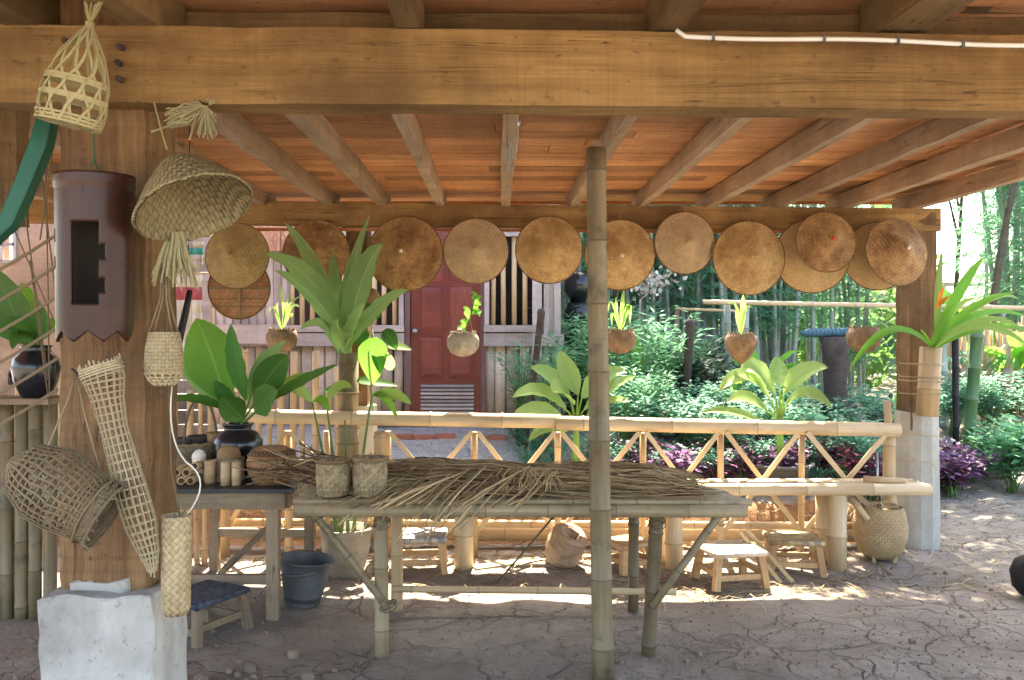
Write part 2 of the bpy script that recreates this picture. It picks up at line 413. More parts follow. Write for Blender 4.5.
M['hat_olive'] = weave('hat_olive_weave', (.38, .27, .11), (.55, .42, .20), 62, 62, 'Object', trans=.12, stain=.5, bump=1)
M['hat_gold'] = weave('hat_gold_weave', (.52, .34, .14), (.76, .56, .29), 60, 60, 'Object', bump=1, trans=.15, stain=.7, dark=(.3, .14, .05))
M['hat_brown'] = weave('hat_brown_weave', (.36, .20, .08), (.58, .37, .17), 56, 56, 'Object', bump=1, trans=.12, stain=.85, dark=(.17, .07, .03))
M['hat_pale'] = weave('hat_pale_weave', (.52, .38, .22), (.68, .52, .33), 56, 56, 'Object', bump=1, trans=.15, stain=.4)
M['hat_light'] = weave('hat_light_leaf', (.62, .42, .2), (.82, .62, .36), 70, 70, 'Object', trans=.4, stain=.3)
M['hat_edge'] = plain('hat_rim_cane', (.16, .09, .04), .8)
M['big_hat'] = weave('big_hat_weave', (.24, .19, .09), (.40, .32, .17), 80, 80, 'Object', bump=1.0, stain=.35, trans=.1)
M['cylw'] = weave('quiver_weave', (.38, .28, .14), (.58, .46, .27), 16, 16, 'UV', bump=1.0, rot=R(45), stain=.4)
M['bottlew'] = weave('bottle_basket_weave', (.33, .26, .13), (.52, .42, .25), 34, 34, 'UV', bump=1.0, stain=.3)
M['twill'] = weave('checked_basket_weave', (.60, .50, .30), (.15, .10, .05), 36, 36, 'UV', bump=1.0, rot=R(45), stain=.15)
M['striped'] = weave('striped_basket_weave', (.28, .14, .06), (.40, .22, .10), 60, 60, 'UV', bump=.8,
                     band=[(.04, .055, (.03, .02, .015)), (.085, .11, (.03, .02, .015)), (.135, .15, (.4, .32, .2)), (.17, .2, (.05, .03, .02))], stain=.3)
M['bigbask'] = weave('carrying_basket_weave', (.36, .25, .13), (.52, .38, .21), 60, 60, 'UV', bump=.9, stain=.3)
M['brownbask'] = weave('brown_basket_weave', (.32, .19, .09), (.45, .29, .15), 50, 50, 'UV', bump=.8)
M['tray_back'] = weave('orange_tray_weave', (.42, .22, .11), (.66, .40, .22), 40, 40, 'Object', trans=.3, stain=.6, dark=(.3, .14, .06))
M['redweave'] = weave('red_woven_wall_mat', (.42, .19, .12), (.58, .33, .22), 26, 26, 'Object', bump=.7)
M['seat_mix'] = weave('pastel_webbing', (.74, .66, .50), (.52, .38, .28), 26, 26, 'Object', bump=.5, stain=0)
M['seat_dark'] = weave('purple_yellow_webbing', (.12, .05, .09), (.6, .48, .2), 24, 24, 'Object', bump=.5, stain=0)
M['seat_bw'] = weave('black_white_webbing', (.05, .06, .12), (.75, .72, .6), 22, 22, 'Object', bump=.5, stain=0)
M['seat_blue'] = weave('navy_teal_webbing', (.012, .018, .04), (.14, .16, .20), 40, 40, 'Object', bump=.5, stain=0)
M['teal_tape'] = plain('teal_band', (.08, .3, .25), .6)
M['brick_red'] = plain('red_brick', (.40, .16, .11), .9)
M['soil'] = plain('bank_soil', (.28, .16, .09), .95, var=.4, scale=6, bump=.8)
M['red_thread'] = plain('red_thread', (.6, .04, .02), .8)
M['white_thread'] = plain('white_thread', (.8, .78, .7), .8)
M['blue'] = plain('blue_rope', (.05, .13, .18), .6)
M['bark'] = plain('tree_bark', (.10, .085, .065), .95, var=.4, scale=9, bump=.8)
M['dead_wood'] = plain('dark_weathered_stump', (.07, .055, .05), .95, var=.4, scale=9, bump=.8)
M['wall_white'] = plain('whitewashed_wall', (.68, .66, .60), .9, var=.08)
M['roof_tin'] = plain('far_roof_tin', (.38, .36, .33), .7)
# leaves
M['lf_deep'] = leafm('deep_green_leaf', (.022, .095, .016), (.06, .20, .03), .3, .32, vein=(.10, .25, .06))
M['lf_bright'] = leafm('bright_green_leaf', (.10, .30, .03), (.17, .42, .05), .55, .35, vein=(.25, .5, .12))
M['lf_grey'] = leafm('grey_green_leaf', (.12, .27, .08), (.24, .42, .15), .35, .4, vein=(.36, .5, .26))
M['lf_lime'] = leafm('lime_leaf', (.16, .32, .06), (.28, .46, .12), .5, .35, vein=(.4, .6, .2))
M['lf_cane'] = leafm('dumb_cane_leaf', (.20, .38, .07), (.36, .52, .16), .45, .4, vein=(.16, .36, .10), tc=(.6, .8, .25))
M['lf_bam'] = leafm('bamboo_leaf', (.06, .20, .13), (.15, .35, .23), .55, .5, tc=(.32, .6, .34))
M['lf_tree'] = leafm('tree_leaf', (.045, .12, .04), (.11, .22, .06), .5, .5)
M['lf_shrub'] = leafm('blue_green_shrub_leaf', (.06, .19, .13), (.18, .38, .28), .5, .45, tc=(.3, .6, .42))
M['lf_fern'] = leafm('feathery_leaf', (.08, .25, .13), (.22, .44, .25), .55, .5, tc=(.35, .7, .42))
M['lf_purple'] = leafm('purple_leaf', (.07, .04, .08), (.26, .14, .27), .35, .35, tc=(.4, .16, .34))
M['lf_red'] = leafm('dark_red_leaf', (.06, .015, .025), (.15, .04, .06), .25, .35, tc=(.35, .05, .1))
M['lf_dark'] = leafm('dark_leaf', (.02, .04, .03), (.05, .08, .06), .3, .4)
M['flower'] = plain('pale_blossom', (.8, .7, .62), .7)
M['flower_o'] = plain('orange_blossom', (.8, .3, .04), .7)
M['stem'] = plain('green_stem', (.12, .22, .06), .6)
M['stem_b'] = plain('woody_stem', (.16, .12, .08), .8)
# ------------------------------------------------------------------ ground
def terrace(x, y):
    e = smooth(3.7, 2.7, x + .15 * math.sin(y * 2))
    h = e * (smooth(7.0, 7.3, y + .05 * math.sin(x * 5)) * .26 + smooth(7.3, 9.6, y) * .38)
    h += (1 - e) * smooth(9.6, 12, y) * .45
    return h
def gz(x, y):
    n = noise.fractal(V((x * 1.1, y * 1.1, 0)), 1.0, 2.0, 4) * .030 + noise.fractal(V((x * 5, y * 5, 3)), 1.0, 2.0, 3) * .010
    return terrace(x, y) + n * (1.6 if y > 7.05 else 1.0)
def axis(lo, hi, step, far, sign):
    a = []; v = lo
    while v < hi: a.append(v); v += step
    s = step
    while v < far: a.append(v); s *= 1.28; v += s
    a.append(far)
    return a
xs = sorted(set([-x for x in axis(0.05, 5.5, .055, 160, 1)] + axis(0, 5.5, .055, 160, 1)))
ys = sorted(set([-y for y in axis(.3, 1, .3, 160, 1)] + axis(0, 2.5, .25, 2.6, 1)[:-1] + axis(2.5, 10.5, .05, 260, 1)))
m = MB(); nx = len(xs); vs = [(x, y, gz(x, y)) for y in ys for x in xs]
fs = [[j * nx + i, j * nx + i + 1, (j + 1) * nx + i + 1, (j + 1) * nx + i] for j in range(len(ys) - 1) for i in range(nx - 1)]
m.add(vs, fs, [[(0, 0)] * 4] * len(fs), 0, True)
k = NT('packed_earth'); ob = k.coords('Object', rand=False)
wp = k.n('TexNoise', {'Vector': ob, 'Scale': 2.3, 'Detail': 5.0}).outputs['Color']
wv = k.n('VectorMath', {0: ob, 1: k.n('VectorMath', {0: wp, 'Scale': .55}, operation='SCALE').outputs[0]}, operation='ADD').outputs[0]
v1 = k.n('TexVoronoi', {'Vector': wv, 'Scale': 2.6}, feature='DISTANCE_TO_EDGE').outputs['Distance']
v2 = k.n('TexVoronoi', {'Vector': wv, 'Scale': 7.5}, feature='DISTANCE_TO_EDGE').outputs['Distance']
msk = k.ramp(k.noise(ob, .9, 3), [(.42, (0, 0, 0)), (.6, (1, 1, 1))])
cr1 = k.ramp(v1, [(.0, (1, 1, 1)), (.035, (0, 0, 0))]); cr2 = k.ramp(v2, [(.0, (.4, .4, .4)), (.05, (0, 0, 0))])
cr = k.math('MAXIMUM', k.math('MULTIPLY', cr1, k.math('ADD', k.math('MULTIPLY', msk, .7), .3)), k.math('MULTIPLY', cr2, msk))
a = k.noise(ob, 1.4, 8, .68); b = k.noise(ob, 30, 4, .7)
sep = k.n('SeparateXYZ', {0: ob})
c = k.ramp(a, [(.28, (.19, .16, .13)), (.5, (.28, .24, .20)), (.74, (.40, .35, .295))])
c = k.mix(k.ramp(b, [(.55, (0, 0, 0)), (.75, (.6, .6, .6))]), c, (.42, .36, .29))
c = k.mix(k.math('MULTIPLY', cr, .45), c, (.12, .09, .068))
pt_ = k.noise(ob, 9.0, 6, .75); c = k.mix(k.ramp(pt_, [(.45, (0, 0, 0)), (.75, (.5, .5, .5))]), c, (.20, .15, .115))
far = k.math('MULTIPLY', k.n('MapRange', {0: sep.outputs[1], 1: 7.25, 2: 7.9}).outputs[0], k.n('MapRange', {0: sep.outputs[0], 1: 2.9, 2: 2.2}).outputs[0])
grv = k.ramp(k.noise(ob, 60, 3, .7), [(.35, (.24, .22, .22)), (.65, (.50, .48, .47))])
c = k.mix(far, c, grv)
bank = k.math('MULTIPLY', k.math('GREATER_THAN', sep.outputs[1], 6.95), k.math('LESS_THAN', sep.outputs[1], 7.3))
bank = k.math('MULTIPLY', bank, k.n('MapRange', {0: sep.outputs[0], 1: 3.5, 2: 2.9}).outputs[0])
c = k.mix(bank, c, k.ramp(a, [(.3, (.20, .10, .05)), (.7, (.40, .24, .13))]))
k.col(c); k.rough(.95, .15)
hh = k.math('ADD', k.math('MULTIPLY', a, 1.0), k.math('MULTIPLY', b, .2))
hh = k.math('ADD', hh, k.math('MULTIPLY', pt_, .55)); hh = k.math('SUBTRACT', hh, k.math('MULTIPLY', cr, .55)); k.bump(hh, 1.0, .04)
g = m.build('ground', k.m); tag(g, kind='structure')

# far wooded rise
m = MB(); pr = []
for i in range(41):
    a = -1.3 + 2.6 * i / 40
    for j, (r_, h_) in enumerate(((24, .2), (30, 1.8), (42, 2.6), (60, 1))):
        pr.append((r_ * math.sin(a), r_ * math.cos(a), h_ * (1 + .25 * noise.noise(V((a * 6, j * 2, 0)))) if j else -.3))
m.add(pr, [[i * 4 + j, (i + 1) * 4 + j, (i + 1) * 4 + j + 1, i * 4 + j + 1] for i in range(40) for j in range(3)], None, 0, True)
g = m.build('hillside', plain('hillside_green', (.05, .10, .045), .95, var=.5, scale=1.5, bump=.8)); tag(g, kind='structure')

# ------------------------------------------------------------------ shelter
SH = thing('open_shelter', 'open timber shelter with thick beams and an orange plank ceiling over the earth floor', 'shelter', (0, 4.8, 0))
def rbar(name, a, b, w, h, mat, parent=SH, up=None, jit=.003, seg=24, bev=.006):
    return MB().bar(a, b, w, h, up, 0, jit, seg).build(name, mat, parent, 0)
# big front beam
dF = 2.72
zt = EYE + (HZ - 28) * dF / F; zb = EYE + (HZ - 104) * dF / F
rbar('front_beam', (-3.6, dF + .06 - .05, (zt + zb) / 2 + .012), (4.6, dF + .06 + .06, (zt + zb) / 2 - .028), .12, zt - zb, M['beam'], seg=50)
# board lying over the front beam
rbar('tie_beam', (-3.6, dF + .21, zt + .072), (4.6, dF + .26, zt + .045), .08, .10, M['beam_dull'], seg=40)
rbar('tie_beam', (-3.6, dF + .20, zt + .20), (4.6, dF + .25, zt + .18), .07, .10, M['beam_dull'], seg=40)
# near rafters lying over the front beam
for (px, w, dxn) in ((32, .10, 0), (150, .10, 0), (407, .075, 0), (668, .085, 0), (905, .15, 0)):
    p = W(px, 30, dF); x0 = p.x
    xn = x0 + 17 / 900 * 2 + (0 if px > 300 else .0)
    rbar('rafter', (xn - (.28 if px < 200 else (-.10 if px > 600 else 0)), .7, zt + .075), (x0, dF + .16, zt + .066), w, .13, M['beam_dull'], seg=12)
# rear beam, dipping slightly to the right
dR = 6.9
A = W(150, 213, dR); B = W(938, 220.5, dR)
A = A + (A - B).normalized() * 3.6
rbar('rear_beam', A, B, .10, .172, M['beam'], seg=60)
A2 = W(180, 229, dR - .02); B2 = W(900, 232, dR - .02)
rbar('beam_batten', A2, B2, .03, .022, M['plank_r'], seg=8)
# rafters from rear beam to front beam
zr = 2.60
for px in (62, 130, 200, 262, 328, 381, 440, 505, 572, 640, 707, 776, 843, 912):
    p = W(px, 206, dR); wv = U(-.012, .012); h = .115; dz = -.055 * (px - 500) / 400
    w = U(.055, .07)
    rbar('rafter', (p.x + .072 + wv, dF + .31, zr + h / 2 + .03 * 0 + (-.02 if px > 700 else 0)), (p.x, dR + .30, zr + h / 2 + dz * .35 + .008), w, h, M['rafter'], seg=16)
# ceiling planks
yy = 1.0; ze = zr + .118
m = MB()
while yy < 7.38:
    w = U(.165, .235)
    if yy + w > 7.40: w = 7.40 - yy
    xa = -6.2
    while xa < 3.42:
        L = U(2.2, 3.6); xb = min(3.45 if xa + L < 3.0 else 3.45 + U(-.02, .02), xa + L)
        if 3.45 - xb < .5: xb = 3.45 + U(-.02, .02)
        q = MB(); dz = U(0, .006)
        o = U(0, 300)
        q.bar((xa + .002, yy + w / 2, ze + .011 + dz), (xb - .002, yy + w / 2, ze + .011 + dz), w - .006, .022, None, 0, .0012, 6)
        q.uv = [(u + o, v + o * 1.7) for u, v in q.uv]
        m.add(q.v, q.f, None, 0); m.uv = m.uv[:-sum(len(f) for f in q.f)] + q.uv
        xa = xb
    yy += w
M['plank'] = wood('ceiling_plank', (.56, .25, .11), (.88, .50, .26), (.36, .15, .07), gs=10, stain=.5)
def island_tint(mat, lo=.62, hi=1.25):
    t = mat.node_tree; b = t.nodes['Principled BSDF']; l = b.inputs['Base Color'].links[0]; src = l.from_socket
    g = t.nodes.new('ShaderNodeNewGeometry'); mr = t.nodes.new('ShaderNodeMapRange'); hv = t.nodes.new('ShaderNodeHueSaturation')
    t.links.new(g.outputs['Random Per Island'], mr.inputs[0]); mr.inputs[3].default_value = lo; mr.inputs[4].default_value = hi
    t.links.new(mr.outputs[0], hv.inputs['Value']); t.links.new(src, hv.inputs['Color']); t.links.new(hv.outputs[0], b.inputs['Base Color'])
for q in ('plank', 'slat', 'straw', 'straw_dark', 'straw_mid', 'pale_wood', 'bam_tan', 'bam_live'): island_tint(M[q])
m.build('ceiling_boards', M['plank'], SH)
MB().box((-1.38, 4.2, ze + .07), (9.65, 6.38, .06)).build('light_block_slab', M['beam_dull'], SH)  # unseen slab added over the boards to stop light leaking between them
MB().bar((-6.2, 7.415, ze + .04), (3.45, 7.415, ze + .04), .02, .12, None, 0).build('fascia_board', M['plank_r'], SH)
# edge joist at the right side of the roof
rbar('edge_board', (3.475, 1.0, ze + .04), (3.475, 7.3, ze + .04), .03, .13, M['rafter'], seg=8)

# front left post
px0 = W(60, 0, 2.8).x; px1 = W(145, 0, 2.8).x; pc = (px0 + px1) / 2; pw = px1 - px0
pt = MB().bar((pc, 2.8 + pw / 2 + .0, .80), (pc, 2.8 + pw / 2, 2.95), pw, pw, Y, 0, .004, 40).build('post', M['post'], SH)
def rough_block(x0, x1, y0, y1, z0, z1, n=14, amp=.012, seed=0):
    import bmesh
    bm = bmesh.new(); bmesh.ops.create_cube(bm, size=1)
    bmesh.ops.subdivide_edges(bm, edges=bm.edges[:], cuts=n, use_grid_fill=True)
    for v in bm.verts:
        p = V(((x0 + x1) / 2 + v.co.x * (x1 - x0), (y0 + y1) / 2 + v.co.y * (y1 - y0), (z0 + z1) / 2 + v.co.z * (z1 - z0)))
        edge = sum(1 for c in v.co if abs(abs(c) - .5) < 1e-4)
        n1 = V((noise.noise(p * 9 + V((seed, 0, 0))), noise.noise(p * 9 + V((5, seed, 0))), noise.noise(p * 9 + V((0, 9, seed)))))
        n2 = noise.noise(p * 30)
        ctr = V(((x0 + x1) / 2, (y0 + y1) / 2, (z0 + z1) / 2)); o = (p - ctr)
        p = p + n1 * amp + (-o.normalized() * (abs(n2) * .02 + .004) if edge >= 2 else V((0, 0, 0)))
        v.co = p
    q = MB(); bm.verts.ensure_lookup_table()
    q.add([v.co.copy() for v in bm.verts], [[v.index for v in f.verts] for f in bm.faces], None, 0, False); bm.free(); return q
xb0 = W(38, 0, 2.72).x; xb1 = W(153, 0, 2.72).x
rough_block(xb0, xb1, 2.72, 2.72 + .29, -.15, EYE + (HZ - 598) * 2.72 / F, 34, .016, 3).build('concrete_base', M['concrete'], pt)
rough_block(xb0 + .055, xb1 - .10, 2.785, 2.98, EYE + (HZ - 600) * 2.76 / F, EYE + (HZ - 584) * 2.76 / F, 14, .02, 8).build('mortar_collar', M['concrete2'], pt)
# rear right post
xa, xb = 3.02, 3.235
p2 = MB().bar((xb - .10, 6.98, .9), (xb - .105, 6.98, 2.56), .20, .26, Y, 0, .004, 24).build('post', M['post'], SH)
q = MB(); oc = []
pr = [(.0, -.1), (.18, -.1), (.185, .2), (.178, .6), (.17, 1.02), (.165, 1.035), (.0, 1.04)]
q.lathe(pr, 12, Matrix.Translation((3.135, 6.98, 0)) @ Matrix.Rotation(R(15), 4, 'Z') @ Matrix.Scale(.9, 4, X), sm=False, jag=.008)
q.build('concrete_base', M['concrete2'], p2)
# rear left post
cx = W(357, 0, 6.95).x
p3 = MB().bar((cx, 7.03, .9), (cx, 7.03, 2.56), .17, .2, Y, 0, .004, 24).build('post', M['post'], SH)
q = MB(); q.lathe([(.0, -.1), (.15, -.1), (.15, .6), (.142, 1.08), (.0, 1.09)], 12, Matrix.Translation((cx, 7.03, 0)), sm=False, jag=.008); q.build('concrete_base', M['concrete2'], p3)
# far left post, pale
q = W(8, 0, 3.6)
MB().bar((q.x, 3.6, W(0, 226, 3.6).z), (q.x, 3.6, 2.72), .12, .10, Y, 0, .003, 20).build('hanging_strut', M['beam_dull'], SH)

# bamboo prop in the foreground
a = W(596, 148, 4.3); zc = a.z
q = MB(); q.pole((W(603, 0, 4.3).x, 4.3, -.05), (a.x, 4.3, zc), .052, 18, 0, .31, .9, .2, .022)
for i_, p_ in enumerate(q.v):
    n_ = noise.noise(V(p_) * 6) * .005 + noise.noise(V(p_) * 22) * .002; q.v[i_] = (p_[0] * (1) + n_, p_[1] + n_, p_[2])
bp = q.top('bamboo_prop', M['bam_post'], 'tall mossy bamboo pole propping a ceiling rafter in front of the long work table', 'bamboo pole')
q = MB(); q.box((a.x, 4.285, zc + .012), (.05, .05, .026)); q.build('wedge', M['rafter'], bp)

# white cable along the front beam
q = MB(); pts = []
for i in range(40):
    t = i / 39; px = 676 + 360 * t; py = 36 + 9 * t + 1.2 * math.sin(t * 9) - (6 if i == 0 else 0)
    pts.append(W(px, py, 2.655))
q.tube(pts, .009 * .8, 6)
wc = q.top('cable', M['white_plastic'], 'white electric cable clipped along the top of the thick front beam', 'cable')
for t in (.12, .42, .62, .8):
    q = MB(); p = pts[int(t * 39)]; q.box(p, (.008, .019, .020)); q.build('cable_clip', M['rubber'], wc)
# nails in the front beam
for nx_, ny_ in ((67, 42), (122, 48), (120, 64), (121, 80)):
    q = MB(); p = W(nx_, ny_, 2.70); q.tube([p + Y * .03, p - Y * .02, p - Y * .022], [.009, .009, .006], 10)
    q.build('bolt_head', M['dead_wood'], SH)
# thick bound cable roll under the middle rafter (a rolled net)
q = MB(); a = W(512, 122, 4.2); b = W(505, 196, 6.6)
q.tube([a, a * .75 + b * .25, a * .4 + b * .6, b], [.035, .045, .04, .03], 12)
rn = q.top('rolled_net', M['metal'] if False else weave('grey_netting', (.35, .34, .30), (.5, .48, .44), 60, 60, 'UV', bump=1.0),
           'long grey rolled net tied under the middle ceiling rafter', 'rolled net')
q = MB(); q.tube([a - Y * .03, a + Y * .01], .04, 12); q.build('end_cap', M['metal'], rn)

# ------------------------------------------------------------------ house behind
dH = 9.6
def H(px, py, d=dH): return W(px, py, d)
HS = thing('bamboo_house', 'bamboo house with barred windows and lilac trim behind the shelter', 'house', (H(350, 0).x, dH, .6))
q = MB(); x0 = H(200, 0).x; x1 = H(558, 0).x
q.box(((x0 + x1) / 2, dH + .9, 2.0), (x1 - x0 - .1, .04, 3.2)); q.build('room_shade_sheet', M['interior'], HS)  # dark sheet standing in for the unlit room behind the window bars
zg = .55
def slats(px0, px1, y0, y1, pitch, w, mat, name, d=dH, lean=1):
    q = MB(); px = px0
    while px < px1:
        a = H(px + pitch / 2 + U(-.6, .6), y0, d); b = H(px + pitch / 2 + U(-.6, .6), y1, d)
        wd = w * d / F * U(.85, 1.1)
        q.tube([b, a], wd / 2, 8, flat=.35); px += pitch * U(.93, 1.07)
    return q.build(name, mat, HS)
slats(200, 406, 346, 424, 11.6, 11, M['slat'], 'wall')
slats(483, 542, 346, 424, 11.6, 11, M['slat'], 'wall')
slats(200, 560, 60, 231, 9, 5, M['plank_r'], 'wall', d=dH + .02)
for (a, b) in ((283, 405), (484, 538)):
    fr = MB()
    xa_, xb_ = H(a, 0).x, H(b, 0).x
    for (y0, y1, dd, pr_) in ((229, 237, 0, .05), (325, 332, 0, .07), (333, 346, 0, .05)):
        z0, z1 = H(0, y1).z, H(0, y0).z
        fr.bar((xa_, dH - .03 - pr_ / 2, (z0 + z1) / 2), (xb_, dH - .03 - pr_ / 2, (z0 + z1) / 2), pr_, z1 - z0 - .003, None, 0, .001, 6)
    for pxx in (a + 3, b - 3):
        fr.bar((H(pxx, 0).x, dH - .05, H(0, 325).z), (H(pxx, 0).x, dH - .05, H(0, 237).z), .05, .055, Y)
    win = fr.build('window', M['pale_wood'], HS)
    q = MB(); px = a + 9
    while px < b - 6:
        p = H(px, 325); r_ = H(px + U(-1.2, 1.2), 236); q.tube([V((p.x, dH, p.z)), V((r_.x, dH, r_.z))], .027, 8); px += 10.6 * U(.9, 1.1)
    q.build('window_bars', M['bam_rail'], win)
# plank-clad bay at the left of the window
q = MB(); px = 200
while px < 283:
    a = H(px + 4, 424 if False else 346); b = H(px + 4, 231); q.bar((a.x, dH - .01, a.z), (b.x, dH - .01, b.z), .082, .02, Y, 0, .002, 4); px += 8.2
q.build('wall', M['pale_wood'], HS)
q = MB(); q.bar((H(200, 0).x, dH - .06, H(0, 334).z), (H(283, 0).x, dH - .06, H(0, 334).z), .05, .2); q.build('wall_rail', M['pale_wood'], HS)
# door
q = MB(); xd0, xd1 = H(411, 0).x, H(481, 0).x; zd0, zd1 = H(0, 421).z, H(0, 226).z
q.box(((xd0 + xd1) / 2, dH, (zd0 + zd1) / 2), (xd1 - xd0 - .006, .045, zd1 - zd0)); dr = q.build('door', M['red_door'], HS)
for (a, b, c, d_) in ((420, 443, 286, 332), (449, 474, 286, 332), (420, 443, 336, 379), (449, 474, 336, 379), (420, 443, 238, 281), (449, 474, 238, 281)):
    q = MB(); p0, p1 = H(a, d_), H(b, c); w, h = p1.x - p0.x, p1.z - p0.z; cx_, cz_ = (p0.x + p1.x) / 2, (p0.z + p1.z) / 2
    for (ax, az, bx, bz) in ((-1, -1, 1, -1), (-1, 1, 1, 1), (-1, -1, -1, 1), (1, -1, 1, 1)):
        q.bar((cx_ + ax * w / 2, dH - .027, cz_ + az * h / 2), (cx_ + bx * w / 2, dH - .027, cz_ + bz * h / 2), .012, .018, Y)
    vs = [(-w / 2, 0, -h / 2), (w / 2, 0, -h / 2), (w / 2, 0, h / 2), (-w / 2, 0, h / 2)]
    wi, hi = w / 2 - .05, h / 2 - .06; vi = [(-wi, -.016, -hi), (wi, -.016, -hi), (wi, -.016, hi), (-wi, -.016, hi)]
    q.add([V(v) + V((cx_, dH - .024, cz_)) for v in vs + vi], [[0, 1, 5, 4], [1, 2, 6, 5], [2, 3, 7, 6], [3, 0, 4, 7], [4, 5, 6, 7]])
    q.build('door_panel', M['red_door'], dr)
q = MB(); p0, p1 = H(421, 414), H(474, 384)
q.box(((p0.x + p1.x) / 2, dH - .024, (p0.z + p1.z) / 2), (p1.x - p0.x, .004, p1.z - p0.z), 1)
for i in range(8):
    z = p0.z + (p1.z - p0.z) * (i + .5) / 8
    q.bar((p0.x, dH - .035, z), (p1.x, dH - .035, z), .03, .014, (0, -.6, .8), 0)
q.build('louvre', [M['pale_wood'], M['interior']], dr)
q = MB(); p = H(415.5, 331); q.lathe([(0, .06), (.022, .055), (.03, .04), (.024, .025), (.012, .02), (.012, 0), (.03, .004)], 16, Matrix.Translation((p.x, dH - .022, p.z)) @ Matrix.Rotation(R(90), 4, 'X')); q.build('door_knob', M['metal'], dr)
for pxx in (408, 483.5):
    MB().bar((H(pxx, 0).x, dH - .01, zd0), (H(pxx, 0).x, dH - .01, 3.2), .055, .10, Y).build('door_jamb', M['dark_frame'], HS)
# corner post and side
for pxx, w in ((537, .10), (546, .05), (557, .07)):
    MB().bar((H(pxx, 0).x, dH - .03, zg - .1), (H(pxx, 0).x, dH - .03, 3.4), w, .1, Y, 0, .002, 10).build('corner_post', M['pale_wood'], HS)
MB().box((H(550, 0).x, dH + .01, 2.1), (.14, .03, 3.0)).build('corner_panel', M['wall_white'], HS)
MB().box((H(558, 0).x, dH + 1.6, 2.0), (.04, 3.2, 3.0)).build('side_wall', M['pale_wood'], HS)
MB().box((H(550, 0).x + .02, dH - .06, H(0, 340).z), (.24, .12, .12)).build('corner_rail', M['pale_wood'], HS)
MB().box((H(370, 0).x, dH + .5, .40), (x1 - x0 + .2, 1.2, .36)).build('plinth', M['wall_white'], HS)
q = MB(); q.add([V((-3.9, dH - .55, 3.45)), V((1.0, dH - .55, 3.45)), V((1.0, dH + 2.0, 4.9)), V((-3.9, dH + 2.0, 4.9)), V((-3.9, dH - .55, 3.51)), V((1.0, dH - .55, 3.51)), V((1.0, dH + 2.0, 4.96)), V((-3.9, dH + 2.0, 4.96))],
                [[0, 3, 2, 1], [4, 5, 6, 7], [0, 1, 5, 4], [1, 2, 6, 5], [2, 3, 7, 6], [3, 0, 4, 7]]); q.build('roof', M['roof_tin'], HS)
# brick edging on the gravel
for i, (a, b, y_, s_) in enumerate(((393, 462, 434, 0), (466, 512, 432, 0), (512, 556, 437, 1))):
    for j in range(int((b - a) / 20)):
        p = W(a + 21 * j + 10, 0, 9.0); q = MB(); q.box((0, 0, 0), (.20, .09, .05))
        o = q.build('edging_brick', M['brick_red'], None, .004); zz = gz(p.x, 9.0 + .05 * s_) + .012
        o.location = (p.x, 9.0 + .05 * s_, zz); o.rotation_euler.z = U(-.06, .06)
        tag(o, 'red edging brick set in the grey gravel in front of the red door', 'brick', 'red edging bricks laid in the gravel by the red door')
# brick wall at far left with a bright window
dB = 8.3
BW = thing('boarded_wall', 'weathered board wall with a small bright window seen past the far left post', 'wall', (W(60, 0, dB).x, dB, 0))
xa_, xb_ = -6.2, W(168, 0, dB).x
k = NT('brick_masonry'); bt = k.n('TexBrick', {'Vector': k.coords('UV', (1, 1, 1), False), 'Color1': c4((.45, .22, .15)), 'Color2': c4((.55, .32, .24)), 'Mortar': c4((.6, .56, .52)), 'Scale': 2.6, 'Mortar Size': .018})
k.col(bt.outputs[0]); k.rough(.9); k.bump(bt.outputs['Fac'], -.5, .01)
wz0, wz1 = W(0, 262, dB).z, W(0, 228, dB).z; wx0, wx1 = W(6, 0, dB).x, W(19, 0, dB).x
q = MB()
for (a, b, c, d_) in ((xa_, wx0, 0, 3.2), (wx1, xb_, 0, 3.2), (wx0, wx1, 0, wz0), (wx0, wx1, wz1, 3.2)):
    q.box(((a + b) / 2, dB, (c + d_) / 2), (b - a, .12, d_ - c))
q.build('wall', wood('weathered_boards', (.34, .22, .15), (.55, .40, .30), (.2, .13, .1), gs=6, stain=.7), BW)
for i in range(46):
    q = MB(); x = -6.1 + i * .105; q.pole((x, dB - .09, .1), (x + U(-.02, .02), dB - .09, U(1.0, 1.5)), U(.02, .035), 7); q.build('upright_cane', M['bam_tan'], BW)
q = MB()
for (a, b) in (((wx0, wz0), (wx1, wz0)), ((wx0, wz1), (wx1, wz1)), ((wx0, wz0), (wx0, wz1)), ((wx1, wz0), (wx1, wz1)), ((wx0, (wz0 + wz1) / 2), (wx1, (wz0 + wz1) / 2))):
    q.bar((a[0], dB - .07, a[1]), (b[0], dB - .07, b[1]), .03, .03, Y)
q.build('window_frame', M['pale_wood'], BW)
